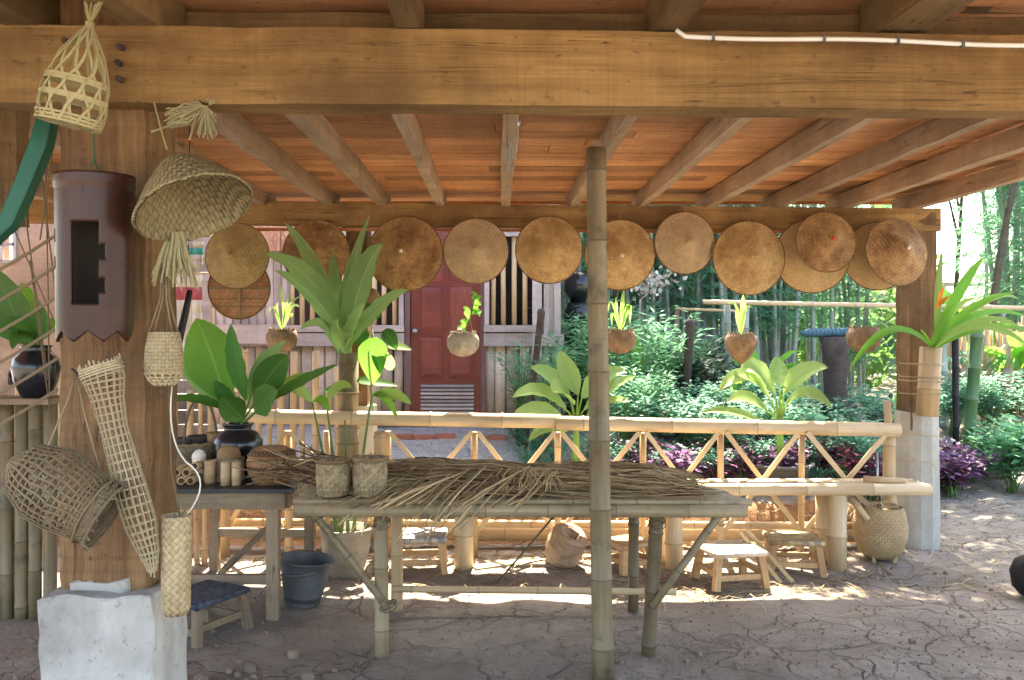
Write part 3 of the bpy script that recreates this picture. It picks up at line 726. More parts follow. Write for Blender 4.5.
# plank panel between the brick wall and the house
q = MB(); z = .3
while z < 3.1:
    h = U(.12, .17); q.bar((W(168, 0, 8.32).x, 8.32, z + h / 2), (W(212, 0, 8.32).x, 8.32, z + h / 2), .02, h - .008, None, 0, .002, 4); z += h
q.top('plank_screen', M['pale_wood'], 'pale plank screen between the boarded wall and the bamboo house', 'screen')
for (a, b, y0, y1, mt, lb, nm) in ((176, 200, 258, 290, 'wall_white', 'white cloth hanging on the pale plank screen above the red striped one', 'white cloth'),):
    pass
cl = MB()
def cloth(px0, px1, py0, py1, d, mats, name, label):
    q = MB(); n = 12; vs = []
    for j in range(7):
        for i in range(n + 1):
            p = W(px0 + (px1 - px0) * i / n, py0 + (py1 - py0) * j / 6, d); vs.append(p + Y * .02 * math.sin(i * 1.7 + j * .3) * j / 6)
    for j in range(6):
        for i in range(n): q.add([vs[j * (n + 1) + i], vs[j * (n + 1) + i + 1], vs[(j + 1) * (n + 1) + i + 1], vs[(j + 1) * (n + 1) + i]], [[0, 1, 2, 3]], None, mats[1][j], True)
    o = q.top(name, mats[0], label, 'cloth'); s = o.modifiers.new('thick', 'SOLIDIFY'); s.thickness = .003
wh = M['wall_white']; rd = plain('pink_dye', (.42, .10, .13), .9); te = plain('teal_dye', (.05, .3, .26), .9); gy = plain('grey_cotton', (.45, .43, .38), .9)
cloth(170, 203, 228, 268, 7.9, ([gy, te], [0, 0, 0, 1, 0, 0]), 'hanging_cloth', 'grey cloth with one teal stripe hanging beside the conical hat with the red tip')
cloth(171, 202, 274, 352, 7.9, ([wh, rd], [0, 1, 0, 0, 0, 0]), 'hanging_cloth', 'white cloth with a pink stripe hanging lowest behind the big leafy pot plant')
q = MB(); q.tube([W(160, 227, 7.9), W(212, 227, 7.9)], .008, 6); q.tube([W(160, 273, 7.9), W(212, 273, 7.9)], .008, 6)
q.tube([W(160, 227, 7.9), W(160, 560, 7.9)], .012, 6); q.tube([W(212, 227, 7.9), W(212, 560, 7.9)], .012, 6)
q.top('drying_rack', M['bam_tan'], 'thin cane rack holding the two striped cloths', 'rack')
# woven red mats on the house wall
q = MB(); a = H(150, 0, 9.45); b = H(300, 0, 9.45); q.box(((a.x + b.x) / 2 + .25, 9.45, (H(0, 226).z + H(0, 252).z) / 2), (b.x - a.x - .5, .015, H(0, 226).z - H(0, 252).z)); q.top('woven_mat', M['redweave'], 'red-brown woven mat fixed high on the house wall behind the left hats', 'mat')
# ------------------------------------------------------------------ hats on the rear beam
def orient(c, tiltx, tilty, roll=0):
    """Local z looks at the viewer (-Y), tilted up/down and sideways."""
    return Matrix.Translation(c) @ Matrix.Rotation(R(tilty), 4, 'Z') @ Matrix.Rotation(R(90 + tiltx), 4, 'X') @ Matrix.Rotation(R(roll), 4, 'Z')
hatd = []
def hat(px, py, r, apx, apy, d, mat, label, peak=.62, tip=None, flat=False, cord=True):
    c = W(px, py, d); rr = r * d / F
    h = rr * peak
    ax, ay = (apx - px) * d / F, (apy - py) * d / F
    ty = math.degrees(math.asin(max(-.6, min(.6, ax / max(h, .02))))) * .34; tx = math.degrees(math.asin(max(-.6, min(.6, -ay / max(h, .02))))) * .34
    MM = Matrix.Rotation(R(ty), 4, 'Z') @ Matrix.Rotation(R(90 - tx), 4, 'X')
    o = thing('conical_hat', label, 'hat', c, 'conical hats hung along the rear beam')
    q = MB(); n = 10
    prof = [(rr * (1 - t), h * (t ** 1.12) * (1 - .10 * math.sin(PI * t))) for t in [i / n for i in range(n)]] + [(.004, h * .99), (0.0, h)]
    vs_in = [(a * .985, b - .004) for a, b in prof[::-1]]
    q.lathe(prof, 40, MM); q.lathe(vs_in, 40, MM)
    crown = q
    ob = bpy.data.objects
    mesh = MB(); mesh.v = [(p[0], p[1], p[2]) for p in q.v]; mesh.f = q.f; mesh.uv = q.uv; mesh.mi = q.mi; mesh.sm = q.sm
    # keep local frame so that object coordinates follow the cone
    cr = MB(); cr.lathe(prof, 40); cr.lathe(vs_in, 40)
    for i, p in enumerate(cr.v):
        k_ = 1 + .015 * noise.noise(V(p) * 9 + V((px, 0, 0))); cr.v[i] = (p[0] * k_, p[1] * k_, p[2])
    MM = MM @ Matrix.Rotation(U(0, 6.28), 4, 'Z')
    me = cr.build('crown', mat); me.parent = o; me.matrix_local = MM
    rim = MB(); pts = [V((rr * math.cos(2 * PI * i / 48), rr * math.sin(2 * PI * i / 48), -.001)) for i in range(49)]
    rim.tube(pts, .0045, 6, cap=False); e = rim.build('rim_hoop', M['hat_edge']); e.parent = o; e.matrix_local = MM
    if tip:
        t = MB(); t.lathe([(0, h + .006), (.008, h + .003), (.012, h - .006), (.015, h - .012)], 8, jag=.2); e = t.build('tip', tip); e.parent = o; e.matrix_local = MM
    if cord:
        t = MB(); t.tube([V((0, .01, rr * .9)), V((0, .015, rr * .9 + .1))], .002, 5); e = t.build('hanging_loop', M['string']); e.parent = o
    return o
D0 = 6.78
hat(237, 256, 33, 231, 253, 6.6, M['hat_olive'], 'leftmost conical hat, olive straw with a red-brown tip, above the orange round tray', tip=M['brick_red'])
hat(316, 254, 34, 312, 254, D0, M['hat_brown'], 'dull brown conical hat half hidden behind the tips of the long grey-green leaves')
hat(405, 254, 38, 400, 250, D0, M['hat_brown'], 'dark brown conical hat with a white tip hanging over the red door', tip=M['white_thread'])
hat(476, 251, 32.5, 477, 250, D0, M['hat_pale'], 'plain pale conical hat above the grey hanging coconut pot')
hat(549, 250, 33.5, 548, 252, D0, M['hat_gold'], 'golden conical hat just left of the foreground bamboo pole')
hat(620, 255, 35, 619, 262, D0, M['hat_gold'], 'blotchy conical hat with a white knot at its tip, partly behind the foreground bamboo pole', tip=M['white_thread'])
hat(685, 243, 31, 690, 243, D0, M['hat_pale'], 'pale smooth conical hat hung highest, right after the blotchy one with the white knot')
hat(749, 258, 37, 755, 257, D0, M['hat_gold'], 'large plain golden-brown conical hat above the pointed coconut husk')
hat(812, 256, 37, 810, 256, D0 + .06, M['hat_light'], 'light yellow conical hat peeping out behind the hat with the red tip', peak=.25)
hat(826, 242, 30.5, 829, 236, D0 - .11, M['hat_brown'], 'small brown conical hat with a red tip overlapping a light yellow one', tip=M['red_thread'])
hat(878, 256, 34, 876, 256, D0 + .06, M['hat_light'], 'light spotted conical hat behind the rightmost brown one', peak=.25)
hat(897, 252, 34, 908, 243, D0 - .11, M['hat_brown'], 'rightmost conical hat, dark brown with a white tip, in front of the rear right post', tip=M['white_thread'])

# round tray showing its ribs under the first hat
c = W(239, 288, 6.74); rr = 31 * 6.74 / F
o = thing('round_tray', 'orange woven round tray with a dark T of ribs hanging under the leftmost hat', 'tray', c)
MM = Matrix.Rotation(R(90), 4, 'X')
q = MB(); q.lathe([(rr, 0), (rr * .93, -.012), (rr * .5, -.02), (0.001, -.022)], 40); q.lathe([(0.001, -.026), (rr * .5, -.024), (rr * .94, -.016), (rr, -.004)], 40); e = q.build('tray_base', M['tray_back']); e.parent = o; e.matrix_local = MM
q = MB(); pts = [V((rr * math.cos(2 * PI * i / 48), rr * math.sin(2 * PI * i / 48), 0)) for i in range(49)]; q.tube(pts, .006, 6, cap=False); e = q.build('rim_hoop', M['hat_edge']); e.parent = o; e.matrix_local = MM
for a, b in (((-rr, .0), (rr, .0)), ((0, 0), (0, -rr))):
    q = MB(); q.bar((a[0], a[1], -.008), (b[0], b[1], -.008), .018, .008, Z); e = q.build('rib', M['strip_d']); e.parent = o; e.matrix_local = MM
for dy in (-.08, -.14):
    q = MB(); q.bar((-rr * .9, dy, -.012), (rr * .9, dy, -.012), .008, .005, Z); e = q.build('rib', M['strip_d']); e.parent = o; e.matrix_local = MM
# small gourd behind the third hat
q = MB(); q.lathe([(0, .07), (.03, .06), (.06, .03), (.075, -.01), (.06, -.06), (.03, -.085), (0, -.09)], 20, Matrix.Translation(W(371, 297, 6.7)))
q.tube([W(371, 290, 6.7), W(371, 232, 6.85)], .002, 5)
q.top('small_gourd', M['brownbask'], 'small round brown gourd hanging behind the tall grey-green leaves', 'gourd')

# ------------------------------------------------------------------ hanging coconut pots
def coconut(px, py, r, d, mat, label, shape=0, plant=None, top=231):
    c = W(px, py, d); rr = r * d / F
    o = thing('coconut_pot', label, 'hanging pot', c, 'coconut pots hanging from the shelter and garden poles')
    if shape == 0: prof = [(0.001, -.86), (.4, -.80), (.75, -.60), (.95, -.25), (1, .1), (.93, .4), (.78, .62)]
    elif shape == 1: prof = [(0.001, -1.15), (.2, -1.06), (.55, -.72), (.88, -.2), (1, .25), (.96, .55), (.82, .74)]
    else: prof = [(0.001, -.85), (.5, -.78), (.85, -.45), (1.0, 0), (.98, .3), (.85, .55), (.8, .62)]
    prof = [(a * rr, b * rr) for a, b in prof]
    q = MB(); q.lathe(prof, 26, Matrix.Translation(c), jag=.035)
    q.lathe([(a * .85, b) for a, b in prof[::-1]][:4], 26, Matrix.Translation(c), jag=.03)
    n = len(prof)
    for i in range(26):   # torn rim
        an = 2 * PI * i / 26; p = c + V((math.cos(an) * prof[-1][0], math.sin(an) * prof[-1][0], prof[-1][1]))
        q.tube([p - Z * .004, p + V((U(-.006, .006), U(-.006, .006), U(.004, .022)))], [.008, .002], 5)
    q.build('shell', mat, o)
    q = MB(); q.lathe([(prof[-1][0] * .86, .45 * rr), (.001, .5 * rr)], 16, Matrix.Translation(c), jag=.05); q.build('soil', M['soil'], o)
    tp = W(px + U(-2, 2), top, d)
    for sx in (-1, 1):
        q = MB(); q.tube([c + V((sx * prof[-1][0] * .8, 0, prof[-1][1])), (c + tp) / 2 + V((sx * .01, 0, 0)), tp], .0016, 4); q.build('cord', M['string'], o)
    if plant:
        q = MB(); b0 = c + Z * rr * .5
        for (dx, dy, w, cx_, cy_) in plant:
            p1 = b0 + V((dx, U(-.03, .03), dy)) * d / F
            q.blade(b0, p1, w * d / F, b0 + V((cx_, 0, cy_)) * d / F, segs=6, fold=.2, base=.1, pk=.6)
        q.build('leaves', M['lf_lime'], o)
    return o
M['lf_orch'] = M['lf_lime']
coconut(282, 339, 15.5, 6.85, M['husk'], 'reddish coconut pot with thin trailing leaves hanging in front of the house window', 2,
        [(8, 38, 3, 2, 20), (-6, 52, 3, 6, 25), (18, 24, 4, 10, 34), (-13, 18, 3, -8, 36), (22, 36, 3, 3, 32), (10, 14, 3, 12, 26), (-4, 30, 3, -8, 20)])
cp = coconut(463, 343, 16, 6.6 + .27, M['husk_grey'], 'grey coconut pot with a leafy shoot hanging in front of the red door', 0)
q = MB(); b0 = W(463, 334, 6.87); st = [b0, W(470, 318, 6.87), W(473, 306, 6.87), W(475, 294, 6.87)]; q.tube(st, .006, 6)
q.build('stem', M['stem'], cp)
q = MB()
for (x, y, x2, y2, w) in ((474, 312, 482, 297, 9), (475, 300, 472, 294, 9), (472, 309, 480, 317, 7), (471, 315, 482, 312, 7), (469, 320, 463, 308, 8), (466, 328, 457, 330, 8), (465, 331, 460, 322, 7), (474, 305, 481, 305, 9), (468, 324, 461, 321, 6)):
    q.blade(W(x, y, 6.87), W(x2, y2, 6.84), w * 6.87 / F, W((x + x2) / 2, min(y, y2) - 1, 6.87), segs=5, pk=.5)
q.build('leaves', M['lf_bright'], cp)
coconut(620, 340, 16, 6.85, M['husk'], 'brown coconut pot with drooping leaves just right of the foreground bamboo pole', 0,
        [(-3, 36, 3, -6, 30), (4, 44, 4, 2, 25), (10, 8, 4, 12, 50), (-13, 16, 3, -10, 50), (7, 20, 5, 14, 40), (-8, 6, 3, -10, 34), (1, 28, 3, 8, 12)])
coconut(741, 346, 16, 7.6, M['husk'], 'pointed orange-brown coconut husk pot hanging from the white garden pole', 1,
        [(2, 44, 6, 2, 26), (-4, 30, 3, -6, 24), (-14, 34, 3, -2, 44), (12, 30, 3, 2, 40)], top=304)
coconut(864, 338, 17, 7.5, M['husk'], 'round coconut pot with a ragged rim hanging nearest the rear right post', 2, None, top=304)

# ------------------------------------------------------------------ items on the front post
dP = 2.6
def lattice(name, axis_pts, rad, nv, nh, wv, wh, mat, parent=None, twist=0.0, both=False, flat=1.0, t=.001, ringts=None):
    """Open basketwork round a curved axis."""
    m_ = len(axis_pts); axis_pts = [V(p) for p in axis_pts]
    def at(t):
        f = t * (m_ - 1); i = min(int(f), m_ - 2); k_ = f - i
        p = axis_pts[i].lerp(axis_pts[i + 1], k_); r_ = rad[i] * (1 - k_) + rad[i + 1] * k_
        tg = (axis_pts[min(i + 1, m_ - 1)] - axis_pts[i]).normalized()
        a = tg.cross(Y).normalized() if abs(tg.y) < .9 else tg.cross(Z).normalized(); b = tg.cross(a)
        return p, r_, a, b
    q = MB()
    for s_ in ((1, -1) if both else (1,)):
        for i in range(nv):
            pts, nn = [], []
            ph = 2 * PI * i / nv + (PI / nv if s_ < 0 else 0)
            for j in range(25):
                t_ = j / 24; p, r_, a, b = at(t_); an = ph + s_ * twist * t_ + .03 * math.sin(j + i)
                o_ = a * math.cos(an) + b * math.sin(an) * flat; pts.append(p + o_ * r_ * (1 + (.02 if s_ > 0 else -.02))); nn.append(o_)
            q.ribbon(pts, nn, wv * U(.8, 1.15), t)
    for j in range(nh):
        t_ = ringts[j] if ringts else (j + .3) / nh; p, r_, a, b = at(min(1, t_)); pts, nn = [], []
        for i in range(33):
            an = 2 * PI * i / 32; o_ = a * math.cos(an) + b * math.sin(an) * flat
            pts.append(p + o_ * (r_ + .002 * math.sin(i * nv / 32 * PI + j * PI))); nn.append(o_)
        q.ribbon(pts, nn, wh * U(.8, 1.2), t)
    return q
# 1 open hexagonal basket
dQ = 2.52
top_ = W(90, 24, dQ); bot = W(68, 126, dQ)
def al(t): return top_.lerp(bot, t)
q = lattice('b', [al(0), al(.12), al(.3), al(.5), al(.62), al(.8), al(.97)], [.006, .028, .06, .08, .088, .092, .088], 11, 0, .0085, .006, None, twist=1.5, both=True, flat=.8)
q2 = lattice('b', [al(.55), al(.65), al(.75), al(.85), al(.99)], [.084, .089, .092, .093, .088], 1, 9, .002, .008, None, flat=.8, ringts=[.02, .06, .1, .42, .46, .5, .86, .92, .98])
q.add(q2.v, q2.f, None, 0); q.uv = q.uv[:-sum(len(f) for f in q2.f)] + q2.uv
hb = thing('open_weave_basket', 'small open hexagon-weave cane basket tied at its top, hung over the thick front beam', 'basket', bot)
q.build('basket_body', M['strip_g'], hb)
p, r_ = al(.985), .086; q = MB(); ax = (bot - top_).normalized(); a_ = ax.cross(Y).normalized(); b_ = ax.cross(a_)
for k_ in range(9):
    an = k_ * PI / 9 * 2; o1 = a_ * math.cos(an) + b_ * math.sin(an) * .8; o2 = a_ * math.cos(an + 2.3) + b_ * math.sin(an + 2.3) * .8
    q.ribbon([p + o1 * r_, p + (o1 + o2) * r_ * .5 + ax * .006, p + o2 * r_], ax, .008, .001)
q.build('basket_bottom', M['strip_g'], hb)
q = MB()
for i in range(16):
    e_ = W(90 + U(-14, 26), -8 + U(-10, 8), dQ + U(-.02, .05)); q.ribbon([al(.0) + V((U(-.01, .01), U(-.01, .01), -.03)), al(0), (al(0) + e_) / 2 + V((U(-.012, .012), 0, 0)), e_], (0, -1, 0), U(.003, .007), .001)
for i in range(5): q.tube([al(0) + V((.011 * math.cos(t), .011 * math.sin(t), .003 * i - .008)) for t in [k_ * .63 for k_ in range(11)]], .0022, 5)
q.build('tied_ends', M['strip_g'], hb)
# 2 lacquered bamboo bell
o = W(92, 175, 2.62); rr = 34.5 * 2.62 / F; hz = 165 * 2.62 / F
bl = thing('bamboo_lantern', 'dark red-brown lacquered bamboo tube with a cut-out opening and zigzag foot on the front post', 'carved bamboo', o - Z * hz)
q = MB(); n, mm = 84, 60; vs = {}
def inside(an, t):
    deg = math.degrees(an)
    # opening (front is -90 deg)
    if -102 < deg < -50 and .30 < t < .79:
        return deg < -60 or .44 < t < .52 or .64 < t < .72
    if -160 < deg < -138 and .33 < t < .56: return not (deg > -152 and .40 < t < .5)
    return False
V_, F_, UV_ = [], [], []
for j in range(mm + 1):
    for i in range(n + 1):
        an = -PI + PI * 1.08 * i / n - .04 * PI * 0; t = j / mm
        deg = math.degrees(an); z = t
        zig = .945 + .055 * (2 * abs(((deg + 180 + 8) / 45) % 1 - .5)) * 1.2
        rj = rr * (1 + (.03 if t < .07 else 0) - .05 * t)
        zz = min(t, zig) if j == mm else t * (zig if t > .9 else 1) if False else t * (1 if t < .8 else 1) 
        zz = t if t < .85 else .85 + (t - .85) / .15 * (zig - .85)
        V_.append(o + V((rj * math.cos(an), rj * math.sin(an) + .02, -zz * hz)))
for j in range(mm):
    for i in range(n):
        an = -PI + PI * 1.08 * (i + .5) / n
        if inside(an, (j + .5) / mm): continue
        a = j * (n + 1) + i; F_.append([a, a + 1, a + n + 2, a + n + 1]); UV_.append([(j / mm * .4, i * .004), (j / mm * .4, i * .004 + .004), (j / mm * .4 + .007, i * .004 + .004), (j / mm * .4 + .007, i * .004)])
q.add(V_, F_, UV_, 0, True); sh = q.build('carved_shell', M['lacquer'], bl); s_ = sh.modifiers.new('thick', 'SOLIDIFY'); s_.thickness = .009; s_.offset = -1
q = MB(); q.lathe([(.001, -.0), (rr * .93, 0)], 30, Matrix.Translation(o + V((0, .02, -.015)))); q.build('top_disc', M['lacq_in'], bl)
q = MB(); q.box(o + V((0, .055, -hz * .5)), (rr * 1.75, .006, hz * .86)); q.build('back_plate', M['lacq_in'], bl)
q = MB(); k0 = W(94, 118, 2.62); k1 = W(94, 160, 2.62)
q.tube([k0 + Y * .05, k0, k1], .0028, 6); q.tube([k1, W(87, 176, 2.62)], .0022, 5); q.tube([k1, W(100, 176, 2.62)], .0022, 5); q.lathe([(0, .008), (.007, 0), (0, -.008)], 8, Matrix.Translation(k1)); q.build('cord', M['cord_green'], bl)
# 3 big cone hat hung sideways
c = W(190, 196, 2.62)
bh = thing('cone_basket', 'large coarse straw cone hung open side down beside the lacquered bamboo tube', 'woven cone', c)
apex = W(190, 140, 2.60); A_ = W(141, 233, 2.60); B_ = W(247, 184, 2.60)
ctr = (A_ + B_) / 2; ru = (B_ - A_) / 2; axd = (apex - ctr); axd = (axd - ru.normalized() * axd.dot(ru.normalized()))
hh_ = axd.length; axn = axd.normalized(); axn = (axn + V((0, .30, 0))).normalized(); un = ru.normalized(); axn = (axn - un * axn.dot(un)).normalized(); vn = axn.cross(un)
MM = Matrix((un, vn, axn)).transposed().to_4x4(); MM.translation = ctr - c
RR = ru.length
q = MB(); pf = [(RR, 0), (RR * .95, hh_ * .1), (RR * .72, hh_ * .42), (RR * .4, hh_ * .78), (RR * .14, hh_ * .98), (.004, hh_ * 1.03)]
q.lathe(pf, 44, jag=.004); q.lathe([(a * .965, b - .006) for a, b in pf[::-1]], 44)
e = q.build('cone', M['big_hat']); e.parent = bh; e.matrix_local = MM
q = MB(); pts = [V((RR * (1 + U(-.01, .01)) * math.cos(2 * PI * i / 60), RR * math.sin(2 * PI * i / 60), U(-.003, .003))) for i in range(60)]; pts.append(pts[0]); q.tube(pts, .005, 6, cap=False)
e = q.build('bound_rim', M['big_hat']); e.parent = bh; e.matrix_local = MM
q = MB()
for i in range(3): q.tube([W(195, 100, 2.7), W(196 - i, 120, 2.68), apex + V((U(-.004, .004), 0, 0))], .002, 5)
q.build('hanging_cord', M['string'], bh)
# fibre bundle above
q = MB(); c0 = W(206, 106, 2.68); c1 = W(176, 118, 2.68)
for i in range(90):
    a = c1 + V((U(-.03, .02), U(-.02, .02), U(-.03, .03))); q.ribbon([a, (a + c0) / 2 + V((0, U(-.02, .02), U(-.03, .02))), c0 + V((U(-.004, .004), 0, 0)), c0 + V((U(-.03, .03), U(-.01, .02), U(-.10, -.02)))], (0, -1, 0), U(.002, .005), .0008)
for i in range(14): q.ribbon([c0, c0 + V((U(-.03, .03), 0, U(.01, .03)))], (0, -1, 0), .003, .0008)
q.ribbon([W(151, 132, 2.68), W(180, 122, 2.67), W(196, 114, 2.67)], (0, -1, 0), .006, .001); q.ribbon([W(154, 102, 2.68), W(160, 125, 2.67), W(167, 150, 2.67)], (0, -1, 0), .005, .001)
q.top('fibre_bundle', M['strip_g'], 'knotted bundle of dry fibres just under the front beam above the straw cone', 'fibres', kind=None)
# tassel under the cone
q = MB(); c0 = W(176, 232, 2.70)
for i in range(60):
    x = U(-1, 1); q.ribbon([c0 + V((x * .02, U(-.01, .01), 0)), W(174 + x * 16, 258, 2.7 + U(-.02, .02)), W(174 + x * 24 + U(-3, 3), 275 + U(-12, 16), 2.7 + U(-.03, .03))], (0, -1, 0), U(.003, .007), .0008)
q.top('straw_tassel', M['strip_g'], 'loose tassel of flat straw hanging beneath the big straw cone', 'tassel')
for (dy, ) in ((0,), (9,), (18,)):
    pass
# 4 bottle basket
c = W(164, 359, 2.66)
bb = thing('bottle_basket', 'small rounded cane basket on long cords at the right edge of the front post', 'basket', c)
q = MB(); s_ = 2.66 / F
q.lathe([(15 * s_, 27 * s_), (15.5 * s_, 25 * s_), (18 * s_, 10 * s_), (19 * s_, -8 * s_), (17.5 * s_, -14 * s_)], 30, Matrix.Translation(c), jag=.01); q.lathe([(14 * s_, 20 * s_), (.001, 19 * s_)], 20, Matrix.Translation(c))
q.build('basket_side', M['bottlew'], bb)
q = lattice('x', [c - Z * 13 * s_, c - Z * 20 * s_, c - Z * 26 * s_], [18.2 * s_, 15.5 * s_, 10 * s_], 16, 4, .0035, .0035, None, twist=.4, both=True); q.build('basket_bottom', M['strip'], bb)
for (x, y) in ((155, 268), (160, 270), (168, 268), (174, 272)):
    q = MB(); q.tube([W(165 + (x - 164) * .3, 255, 2.72), W((x + 165) / 2, 300, 2.68), W(x + (-6 if x < 164 else 4), 333, 2.66)], .0028, 5); q.build('cord', M['strip_d'], bb)
q = MB()
for i in range(2): q.tube([c + V((-.004 + .012 * math.cos(t), .0, -29 * s_ - .012 - .012 * math.sin(t))) for t in [k_ * .63 for k_ in range(11)]], .002, 5)
q.build('ring', M['strip_d'], bb)
# 5 fish trap
ax_ = [W(100, 366, 2.62), W(104, 378, 2.62), W(108, 400, 2.62), W(114, 428, 2.62), W(122, 458, 2.62), W(131, 492, 2.62), W(141, 525, 2.62), W(149, 552, 2.62), W(153, 572, 2.62)]
rd_ = [k_ * 2.62 / F for k_ in (21, 20, 15.5, 13, 14, 16, 15.5, 10, 4)]
ft = thing('fish_trap', 'long narrow pale cane fish trap with a flared mouth hanging diagonally on the front post', 'fish trap', ax_[-1])
q = lattice('x', ax_, rd_, 17, 30, .0048, .0045, None, flat=.75, twist=.25); q.build('trap_body', M['strip'], ft)
q = MB()
for j in range(4):
    t_ = j * .012; p = ax_[0].lerp(ax_[1], t_ * 20 / 1.2); tg = (ax_[1] - ax_[0]).normalized(); a = tg.cross(Y).normalized(); b = tg.cross(a)
    q.tube([p + (a * math.cos(2 * PI * i / 30) + b * math.sin(2 * PI * i / 30) * .75) * (rd_[0] + U(-.002, .003)) for i in range(31)], .0032, 5, cap=False)
for i in range(30):
    an = 2 * PI * i / 30; p = ax_[0] + (a * math.cos(an) + b * math.sin(an) * .75) * rd_[0]; q.ribbon([p, p - tg * U(.004, .02)], (0, -1, 0), .004, .0008)
q.build('plaited_mouth', M['strip'], ft)
q = MB()
for i in range(10): q.ribbon([ax_[-2] + V((U(-.02, .02), U(-.01, .01), 0)), ax_[-1] + V((U(-.008, .008), 0, U(-.02, .004)))], (0, -1, 0), .004, .0008)
q.build('gathered_tip', M['strip'], ft)
# 6 round loose basket
c = W(54, 492, 2.56)
rb = thing('creel_basket', 'round open-weave brown creel basket hung tilted low on the front post by a cord', 'basket', c)
s_ = 2.56 / F
pts = [W(12, 462, 2.56), W(26, 470, 2.56), W(46, 482, 2.56), W(66, 494, 2.56), W(84, 505, 2.56), W(95, 511, 2.56), W(98, 513, 2.56)]
q = lattice('x', pts, [k_ * s_ for k_ in (9, 29, 39, 39, 35, 31, 30)], 32, 21, .0062, .0048, None, twist=.12, flat=.85); q.build('basket_body', M['strip_d'], rb)
tg = (pts[-1] - pts[-3]).normalized(); a = tg.cross(Y).normalized(); b = tg.cross(a)
q = MB()
for j in range(7):
    p = pts[-2] + tg * (.006 * j)
    q.tube([p + (a * math.cos(2 * PI * i / 40) + b * math.sin(2 * PI * i / 40) * .85) * (30 * s_ + .006 + U(-.003, .003) + (.008 if j in (0, 6) else 0)) for i in range(41)], .0042, 5, cap=False)
for i in range(60):
    an = U(0, 2 * PI); p = pts[-2] + tg * U(0, .04) + (a * math.cos(an) + b * math.sin(an) * .85) * 35 * s_; q.ribbon([p, p + tg * U(.0, .03) + V((U(-.01, .01), U(-.01, .01), U(-.01, .01)))], (0, -1, 0), .004, .0008)
q.build('thick_rim', M['strip_d'], rb)
q = MB(); q.lathe([(.001, 0), (27 * s_, 0)], 24, Matrix.Translation(pts[-3]) @ (tg.to_track_quat('Z', 'Y')).to_matrix().to_4x4()); q.build('inner_lid', M['bottlew'], rb)
q = MB(); n0 = W(76, 374, 2.68); q.tube([n0, W(68, 400, 2.62), W(48, 446, 2.55)], .0028, 5); q.tube([n0, W(86, 420, 2.66), W(100, 470, 2.6)], .0022, 5); q.build('cord', M['string'], rb)
q = MB(); q.tube([W(72, 369, 2.66), W(80, 376, 2.70), W(82, 380, 2.8)], .004, 6); q.top('bent_nail', M['dead_wood'], 'bent rusty nail in the front post holding the creel basket cord', 'nail')
# 7 woven quiver
c = W(176, 615, 2.66); s_ = 2.66 / F
qv = thing('woven_quiver', 'tall narrow woven cane cylinder hanging in front of the concrete pier edge', 'woven cylinder', c)
q = MB(); pf = [(.001, 0), (11 * s_, 1 * s_), (14 * s_, 8 * s_), (14.4 * s_, 50 * s_), (14 * s_, 97 * s_), (14.4 * s_, 100 * s_), (13.4 * s_, 100 * s_), (13 * s_, 60 * s_), (.001, 59 * s_)]
q.lathe(pf, 36, Matrix.Translation(c), jag=.008); q.build('woven_tube', M['cylw'], qv)
q = MB(); q.tube([W(166, 300, 2.72), W(170, 420, 2.70), W(171, 470, 2.68), W(180, 516, 2.66)], .0028, 6); q.build('cord', M['strip_d'], qv)
q = MB(); q.tube(bez(W(172, 386, 2.70), W(166, 440, 2.66), W(186, 462, 2.64), 8) + bez(W(186, 462, 2.64), W(215, 480, 2.64), W(186, 516, 2.66), 8)[1:], .0024, 6); q.build('white_cord', M['cord_white'], qv)
# dark stick by the post
q = MB(); q.tube([W(190, 290, 3.2), W(186, 310, 3.2), W(178, 345, 3.2), W(170, 385, 3.2)], [.009, .013, .014, .012], 10)
q.tube([W(172, 320, 3.2), W(176, 335, 3.2), W(182, 340, 3.2)], .004, 6)
q.tube([W(186, 289, 3.2), W(189, 240, 3.3), W(190, 60, 3.3)], .0015, 4)
q.top('dark_stick', M['black'], 'dark wooden stick hanging behind the front post next to the round bottle basket', 'stick')
# bamboo stub behind the creel
# green painted curved wood
q = MB(); d = 3.05
pts = [W(-6, 2, d), W(14, 20, d), W(36, 60, d), W(51, 105, d), W(42, 145, d), W(24, 190, d), W(10, 222, d), W(-14, 244, d)]
q.bar(pts[0], pts[1], .055, .07, Y)
cs = []
for i, p in enumerate(pts):
    tg = (pts[min(i + 1, 7)] - pts[max(i - 1, 0)]).normalized(); sd = tg.cross(Y).normalized(); w_ = [.04, .045, .05, .055, .062, .058, .055, .05][i] / 2
    cs += [p + sd * w_ - Y * .03, p + sd * w_ + Y * .03, p - sd * w_ + Y * .03, p - sd * w_ - Y * .03]
q = MB(); q.add(cs, [[i * 4 + k_, i * 4 + (k_ + 1) % 4, i * 4 + 4 + (k_ + 1) % 4, i * 4 + 4 + k_] for i in range(7) for k_ in range(4)] + [[3, 2, 1, 0], [28, 29, 30, 31]])
q.top('curved_wooden_arm', M['green_paint'], 'green painted curved wooden arm reaching down behind the front beam at the far left', 'painted arm', bevel=.008)
# stick lattice at left
q = MB(); dl = 3.3
for (a, b, c_, d_) in ((38, 148, 62, 345), (24, 205, 48, 380), (46, 165, 50, 420), (10, 220, 58, 330), (30, 260, 52, 425), (54, 140, 40, 240)):
    q.tube([W(a, b, dl), W(c_, d_, dl)], .0028, 5)
for i in range(6):
    y = 232 + i * 31; q.ribbon([W(-8, y + 42, dl - .01), W(30, y + 20, dl - .012), W(58, y + 2, dl - .01)], (0, -1, 0), .011, .002)
q.top('cane_lattice', M['strip_d'], 'loose lattice of thin cane sticks hanging at the left of the front post', 'lattice')
